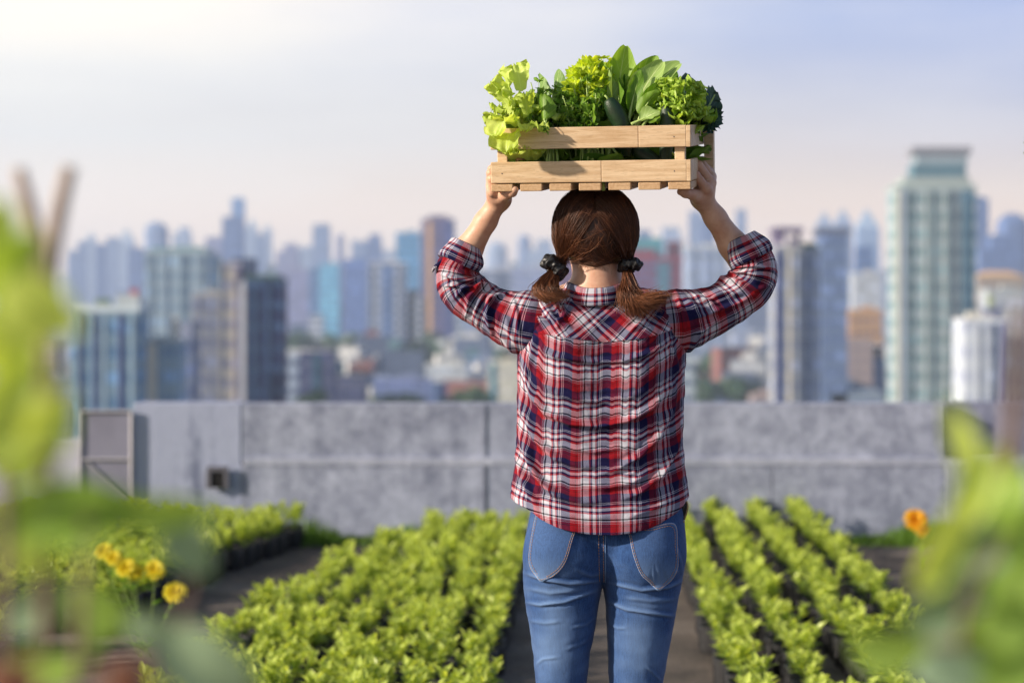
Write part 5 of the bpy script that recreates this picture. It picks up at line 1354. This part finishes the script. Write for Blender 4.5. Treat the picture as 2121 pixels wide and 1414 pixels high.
tower(303,366,706,430,(.30,.42,.48),'low cream and blue block with cream left wall',glass=(.16,.26,.34),strips=((0,.34,(.66,.60,.48)),),crown=((.72,.92,660,708,(.60,.56,.50)),(.1,.35,700,708,(.08,.08,.10))),roofcol=(.6,.6,.56))
tower(366,398,700,480,(.20,.24,.34),'narrow grey-blue block beside the low cream block',glass=(.1,.13,.22),crown=((.2,.9,668,702,(.22,.25,.36)),))
tower(621,690,728,640,(.11,.12,.20),'dark violet-grey office block above the wall',glass=(.05,.06,.13),strips=((.38,.62,(.05,.12,.18)),),roofcol=(.42,.42,.46),cat='building')
tower(697,757,778,600,(.13,.14,.22),'low dark block right of the violet-grey office block',glass=(.06,.07,.14),cat='building',roofcol=(.22,.24,.24))
tower(588,618,735,760,(.50,.56,.64),'pale block squeezed between navy tower and violet-grey block',cat='building')
tower(700,752,712,900,(.62,.62,.62),'white block with slanted roof above the low dark block',top='slope',cat='building',roofcol=(.3,.3,.33))
tower(772,868,748,900,(.60,.56,.58),'pinkish white block with flat roof mid picture above the wall',cat='building',glass=(.42,.40,.46))
tower(776,890,788,700,(.20,.25,.42),'wide low blue-grey roofed hall just above the wall',cat='building',glass=(.12,.15,.28))
tower(882,968,757,850,(.66,.68,.66),'white rectangular block right of the blue-grey hall',cat='building',glass=(.40,.44,.44))
tower(1010,1078,750,620,(.72,.68,.54),'cream building with turquoise stripe beside the plaid shirt',cat='building',glass=(.6,.56,.44),strips=((.10,.22,(.10,.38,.46)),),roofcol=(.7,.68,.6))
tower(970,1010,742,1000,(.30,.42,.66),'small blue-roofed block left of the cream building',cat='building')
tower(1410,1440,610,700,(.55,.60,.60),'thin pale pillar-like block beside the right side of the shirt')
tower(640,668,655,1300,(.66,.69,.74),'small white tower below the cyan block',cat='building')
tower(600,632,672,1250,(.18,.24,.36),'small dark blue block right of the navy tower',cat='building')
# behind the head: teal and red building
tower(1158,1412,540,1200,(.24,.035,.06),'wide dark red framed building with teal top behind the woman\'s neck',glass=(.05,.10,.20),strips=((.80,.90,(.10,.24,.30)),(.92,1.0,(.22,.03,.05))),crown=((.58,.86,492,541,(.05,.27,.33)),(.90,1.0,498,541,(.22,.035,.05)),(.96,1.02,500,541,(.05,.10,.09))))
# right
tower(1422,1506,512,1000,(.48,.54,.62),'white and grey gridded tower under the right forearm',glass=(.26,.32,.44),strips=((.16,.26),(.46,.60),(.78,.88)),sc=(.30,.36,.48),roofcol=(.7,.7,.68))
tower(1605,1664,512,520,(.46,.46,.46),'grey striped tower with violet frame on its roof',glass=(.30,.32,.36),strips=((0,.24,(.08,.10,.24)),(.48,.56,(.60,.56,.48)),(.80,.88)),crown=((0,.14,474,514,(.17,.14,.26)),(.86,1,474,514,(.17,.14,.26)),(0,1,472,482,(.17,.14,.26)),(.14,.44,482,504,(.20,.17,.30)),(.6,.86,495,514,(.20,.17,.30))))
tower(1665,1700,515,530,(.50,.53,.60),'pale half of the striped tower with a planted roof',glass=(.32,.36,.44),strips=((.10,.30,(.22,.28,.42)),),crown=((0,.8,504,516,(.10,.18,.10)),))
tower(1702,1756,486,640,(.17,.23,.36),'blue-grey tower with a wide flat cap right of the striped tower',glass=(.13,.18,.30),crown=((-.15,1.1,474,487,(.11,.13,.20)),))
tower(1775,1810,512,1500,(.10,.20,.45),'dark blue small block below the three pointed towers')
tower(1768,1826,566,1000,(.62,.62,.60),'white-grey block left of the big green-grey tower',glass=(.34,.38,.42))
tower(1760,1828,642,900,(.62,.36,.17),'orange-tan building with dark arches beside the big tower',glass=(.20,.12,.10),cat='building',band=.4)
tower(1740,1828,716,900,(.60,.64,.70),'white low block at the foot of the orange-tan building',cat='building',glass=(.35,.40,.50))
tower(1856,2022,388,600,(.50,.56,.54),'big pale green-grey tower with flat crown at the right',glass=(.16,.26,.25),band=.55,depth=14,strips=((0,.045,(.66,.66,.52)),(.07,.11,(.40,.48,.62)),(.14,.20,(.22,.29,.28)),(.36,.38,(.42,.48,.46)),(.44,.50,(.22,.29,.28)),(.60,.62,(.42,.48,.46)),(.67,.71,(.15,.22,.24)),(.72,.76,(.24,.26,.27)),(.82,.94,(.10,.20,.26))),  # first cream strip paints the sunlit left face onto the front
  crown=((.10,.94,368,389,(.36,.42,.42)),(.24,.90,340,370,(.10,.20,.26)),(.28,.92,318,342,(.30,.38,.44)),(.22,.96,304,319,(.28,.29,.34)),(.16,.5,372,378,(.44,.42,.42))),roofcol=(.35,.45,.44))
tower(2024,2125,560,900,(.52,.42,.30),'tan building with hipped tan roof at the right edge',glass=(.34,.26,.22),top='gable',roofcol=(.62,.40,.22),cat='building')
tower(2048,2125,600,560,(.52,.54,.54),'grey-white building at the right edge behind the white tower',glass=(.34,.36,.38),roofcol=(.34,.44,.46),cat='building')
tower(1998,2086,662,430,(.72,.74,.76),'white tower with right side shaded by a painted dark strip in front of the big tower',glass=(.50,.52,.56),strips=((.62,.72),(.86,1.0,(.12,.14,.28)),(.26,.34,(.50,.54,.60))),crown=((.2,.5,648,664,(.5,.5,.46)),(.62,.98,640,664,(.12,.14,.26)),(.70,.82,612,642,(.26,.32,.16))))  # dark right strip puts the side's shade into the front's colour
tower(1425,1530,768,900,(.62,.52,.48),'low house with a red hipped roof right of the shirt',glass=(.45,.40,.40),top='gable',roofcol=(.50,.16,.12),cat='building')
tower(1560,1660,808,760,(.42,.34,.32),'low brown roofed house above the wall at the right',glass=(.3,.26,.26),top='gable',roofcol=(.30,.22,.20),cat='building')
tower(1700,1800,772,900,(.36,.30,.30),'brownish hipped hall left of the grey sloping roof',glass=(.2,.2,.26),top='gable',roofcol=(.27,.22,.24),cat='building')
tower(1722,1830,800,640,(.30,.36,.44),'grey-blue sloping roof just above the parapet',glass=(.2,.25,.33),top='gable',roofcol=(.28,.35,.44),cat='building')
tower(1440,1505,650,1200,(.56,.60,.68),'pale low slab under the right sleeve',cat='building')
tower(1520,1600,690,1100,(.40,.45,.56),'grey-blue low slab right of the sleeve',cat='building',glass=(.3,.33,.42))
tower(905,960,650,1500,(.50,.56,.62),'pale low block below the left elbow',cat='building')
tower(1450,1560,728,1050,(.14,.24,.38),'dark blue low hall right of the shirt',cat='building',glass=(.1,.18,.3))

# distant low-rise carpet and treetops, one mass each
def tintmat(name, pts):
    t = NT(name); c = t.ramp(t.attr(), pts, 'CONSTANT'); sp = t.n.new('ShaderNodeSeparateXYZ'); t.l.new(t.obj(), sp.inputs[0]); fz = t.math('LESS_THAN', t.math('FRACT', t.math('DIVIDE', sp.outputs[2], 5.0)), .45); fx = t.math('GREATER_THAN', t.math('FRACT', t.math('DIVIDE', sp.outputs[0], 6.0)), .3)
    c = t.mix(t.math('MULTIPLY', t.math('MULTIPLY', fz, fx), .42), c, (.05, .07, .11)); return t.out(t.pbsdf(c, .9))
M_carpet = tintmat('low_rise', [(0, (.62,.63,.63)), (.24, (.36,.39,.44)), (.42, (.10,.14,.24)), (.56, (.30,.24,.24)), (.70, (.70,.70,.70)), (.78, (.26,.10,.08)), (.84, (.10,.22,.26)), (.90, (.10,.17,.36)), (.96, (.20,.26,.42))])
b = MB(); rg = np.random.default_rng(900)
for k in range(9500):
    d = 1150+4900*rg.uniform()**1.5; x = np.clip(rg.normal(0, .34), -1, 1)*d; w, dp = rg.uniform(8, 34, 2); h = rg.gamma(2.0, 5.0)+5
    if rg.uniform() < .05 and d > 1900: h += rg.uniform(10, 40)
    h = min(h, 26 if d < 1900 else 62); b.box((x, d, GZ+h/2), (w, dp, h), Matrix.Rotation(rg.uniform(-.5, .5), 3, 'Z'), tint=rg.uniform())
for k in range(600):
    d = rg.uniform(2300, 5200); w, dp = rg.uniform(18, 46, 2); px = rg.uniform(130, 2100) if k < 330 else rg.choice([rg.uniform(-2600, 0), rg.uniform(2121, 4800)]); yt = 650-rg.beta(1.6, 2.2)*150*(.75+.25*math.sin(px*.012)); h = bz(yt, d)-GZ
    b.box((bx_(px, d), d, GZ+h/2), (w, dp, h), Matrix.Rotation(rg.uniform(-.4, .4), 3, 'Z'), tint=rg.uniform(.88, 1) if rg.uniform() < .7 else rg.uniform(.2, .5))
for k in range(520):
    d = rg.uniform(800, 1900); w, dp = rg.uniform(7, 22, 2); px = rg.uniform(590, 1830); py = 690+135*rg.uniform()**.8; h = max(4, bz(py, d)-GZ)
    if not (1080 < px < 1400): b.box((bx_(px, d), d+20, GZ+h/2), (w, dp, h), Matrix.Rotation(rg.uniform(-.4, .4), 3, 'Z'), tint=rg.uniform())
    if rg.uniform() < .5: b.box((bx_(px, d), d+20, GZ+h+1.5), (w*.4, dp*.4, 3), None, tint=rg.uniform(0, .8))
o = b.build('distant_houses', M_carpet, smooth=False); tag(o, 'carpet of distant low-rise houses and blocks below the skyline', 'houses', kind='stuff')
M_tree = leafmat('distant_tree_leaf', (.015, .045, .018), (.06, .13, .05), trans=.1, nscale=.5)
b = MB(); pa = [(0,0,1)]
def clump(b, c, r, n, rg):
    for k in range(n):
        v = rg.normal(size=3); v /= np.linalg.norm(v); q = np.array(c)+v*r*rg.uniform(.5, 1)*np.array([1, 1, .75]); s_ = r*rg.uniform(.16, .3)
        a = rg.normal(size=3); a /= np.linalg.norm(a); e = np.cross(v, a); e /= np.linalg.norm(e); g = np.cross(v, e); g = g*.8+v*.3
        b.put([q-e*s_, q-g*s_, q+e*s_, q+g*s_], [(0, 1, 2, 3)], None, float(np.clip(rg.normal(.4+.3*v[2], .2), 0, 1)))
for (px, py, d, n, sp) in ((750,700,1200,10,60),(610,700,1200,8,26),(900,720,1100,10,50),(820,825,620,9,40),(975,812,620,10,34),(1510,790,800,9,40),(1460,745,900,8,40),(1550,752,900,9,44),(700,760,900,5,20),(860,700,1300,8,70),(640,820,600,4,16),(1650,760,900,6,30),(1110,720,1200,8,60),(1490,705,1300,8,60),(560,812,760,3,10),(1800,830,700,5,30)):
    for k in range(n):
        x = px+rg.uniform(-sp, sp)*1.15; y = py+rg.uniform(-9, 12); r = rg.uniform(5, 9)*d/900
        clump(b, (bx_(x, d), d-4+rg.uniform(-25, 25), bz(y, d)-r*.5), r, 90, rg)
for k in range(60):
    d = rg.uniform(850, 1600); px = rg.uniform(600, 1830); clump(b, (bx_(px, d), d-4, bz(rg.uniform(715, 830), d)-4), rg.uniform(5, 9), 60, rg)
for k in range(700):
    d = 1000+3800*rg.uniform()**1.4; clump(b, (rg.uniform(-.29, .29)*d, d, GZ+9), rg.uniform(6, 13), 26, rg)
o = b.build('distant_trees', M_tree, smooth=False); tag(o, 'dark green treetops scattered between the distant blocks', 'trees', kind='stuff')
t = NT('city_ground'); ob = t.obj(); c = t.ramp(t.noise(ob, .012, 6, .6), [(.4, (.07,.085,.07)), (.6, (.20,.20,.20))])
b = MB(); b.grid(np.array([[(-16000, -3000, GZ), (16000, -3000, GZ)], [(-16000, 26000, GZ), (16000, 26000, GZ)]], float)); g = b.build('ground', t.out(t.pbsdf(c, .95)), smooth=False); g['kind'] = 'structure'
# the building under the roof garden
b = MB(); b.box((1.5, 1.1, GZ/2-.15), (15, 14.2, -GZ-.3)); b2 = b.build('roof_building', fm((.45, .45, .44)), smooth=False); tag(b2, 'building whose roof carries the garden', 'building')

# ================================================================== SKY, AIR, LIGHT, CAMERA
SUN = Vector((-.88, -.33, .37)).normalized()
elev = math.asin(SUN.z); azim = math.atan2(SUN.x, SUN.y)
W = bpy.data.worlds.new('World'); S.world = W; W.use_nodes = True
t = NT('sky', W)
tc = t.n.new('ShaderNodeTexCoord').outputs['Generated']; sp = t.n.new('ShaderNodeSeparateXYZ'); t.l.new(tc, sp.inputs[0])
sx, sy, sz = sp.outputs
lum = t.ramp(t.math('MULTIPLY', sz, 4.0), [(0, (1.0, .72, .52)), (.16, (.84, .65, .51)), (.28, (.66, .57, .51)), (.42, (.51, .50, .53)), (.60, (.38, .44, .60)), (1, (.28, .38, .60))])
lum2 = t.ramp(t.math('MULTIPLY', sz, 4.0), [(0, (1.0, .78, .60)), (.20, (.84, .73, .64)), (.36, (.68, .68, .67)), (.50, (.74, .73, .70)), (.64, (.92, .85, .74)), (1, (.75, .70, .62))])
lf = t.math('MULTIPLY_ADD', sx, -2.6, .36, clamp=True)
cl = t.noise(t.mapping(tc, (3.0, 3.0, 14.0), rot=(0, .12, 0)), 1.6, 6, .5)
clf = t.math('MULTIPLY_ADD', t.math('SUBTRACT', cl, .5), 1.0, 0)
lf = t.math('ADD', lf, t.math('MULTIPLY', clf, .9), clamp=True)
base = t.mix(lf, lum, lum2)
rb = t.math('MULTIPLY', t.math('MULTIPLY_ADD', sx, 4.0, -.15, clamp=True), t.math('MULTIPLY_ADD', sz, 9.0, -.55, clamp=True))
base = t.mix(t.math('MULTIPLY', rb, .75), base, (.22, .31, .60))
base = t.mix(t.math('MULTIPLY', t.math('MULTIPLY_ADD', clf, 2.2, .12, clamp=True), .30), base, (.68, .65, .64))
sky = t.n.new('ShaderNodeTexSky'); sky.sky_type = 'NISHITA'; sky.sun_disc = False; sky.sun_elevation = elev; sky.sun_rotation = azim; sky.air_density = 1.2; sky.dust_density = 2.0
skys = t.mix(1.0, sky.outputs[0], (.07, .07, .07), 'MULTIPLY')
up = t.math('MULTIPLY_ADD', sz, 2.2, -.62, clamp=True)
bk = t.math('MULTIPLY_ADD', sy, -3.0, .3, clamp=True)
col = t.mix(t.math('MAXIMUM', up, t.math('MULTIPLY', bk, .6)), base, skys)
bg = t.n.new('ShaderNodeBackground'); t.l.new(col, bg.inputs[0]); bg.inputs[1].default_value = 1.0
wo = t.n.new('ShaderNodeOutputWorld'); t.l.new(bg.outputs[0], wo.inputs[0])
sl_ = bpy.data.lights.new('sun', 'SUN'); sl_.energy = 4.7; sl_.angle = math.radians(2.2); sl_.color = (1.0, .87, .72)
so_ = bpy.data.objects.new('sun', sl_); COL.objects.link(so_); so_.rotation_euler = SUN.to_track_quat('Z', 'Y').to_euler()
# air
t = NT('air'); pv = t.n.new('ShaderNodeVolumePrincipled'); pv.inputs['Color'].default_value = (.62, .74, .96, 1); pv.inputs['Density'].default_value = .00022; pv.inputs['Anisotropy'].default_value = 0.0
air = t.out(pv.outputs[0], 'Volume')
b = MB(); b.box((0, 6000, 30), (14000, 14000, 224)); hz = b.build('haze', air, smooth=False); hz['kind'] = 'stuff'
tag(hz, 'pale blue haze over the distant city', 'haze')
cam_d = bpy.data.cameras.new('camera'); cam_d.sensor_width = 36; cam_d.lens = 4000/2121*36; cam_d.shift_y = -57/2121; cam_d.clip_end = 60000; cam_d.clip_start = .05
cam_d.dof.use_dof = True; cam_d.dof.focus_distance = 3.90; cam_d.dof.aperture_fstop = 67.9/1000/0.0240; cam_d.dof.aperture_blades = 0
co = bpy.data.objects.new('camera', cam_d); COL.objects.link(co); co.location = CAM; co.rotation_euler = (math.radians(90), 0, 0); S.camera = co
S.view_settings.view_transform = 'Standard'; S.view_settings.look = 'None'; S.view_settings.gamma = 1; S.view_settings.exposure = .5
S.cycles.use_denoising = True; S.cycles.volume_bounces = 1; S.cycles.max_bounces = 8; S.cycles.transparent_max_bounces = 8
S.cycles.use_adaptive_sampling = True
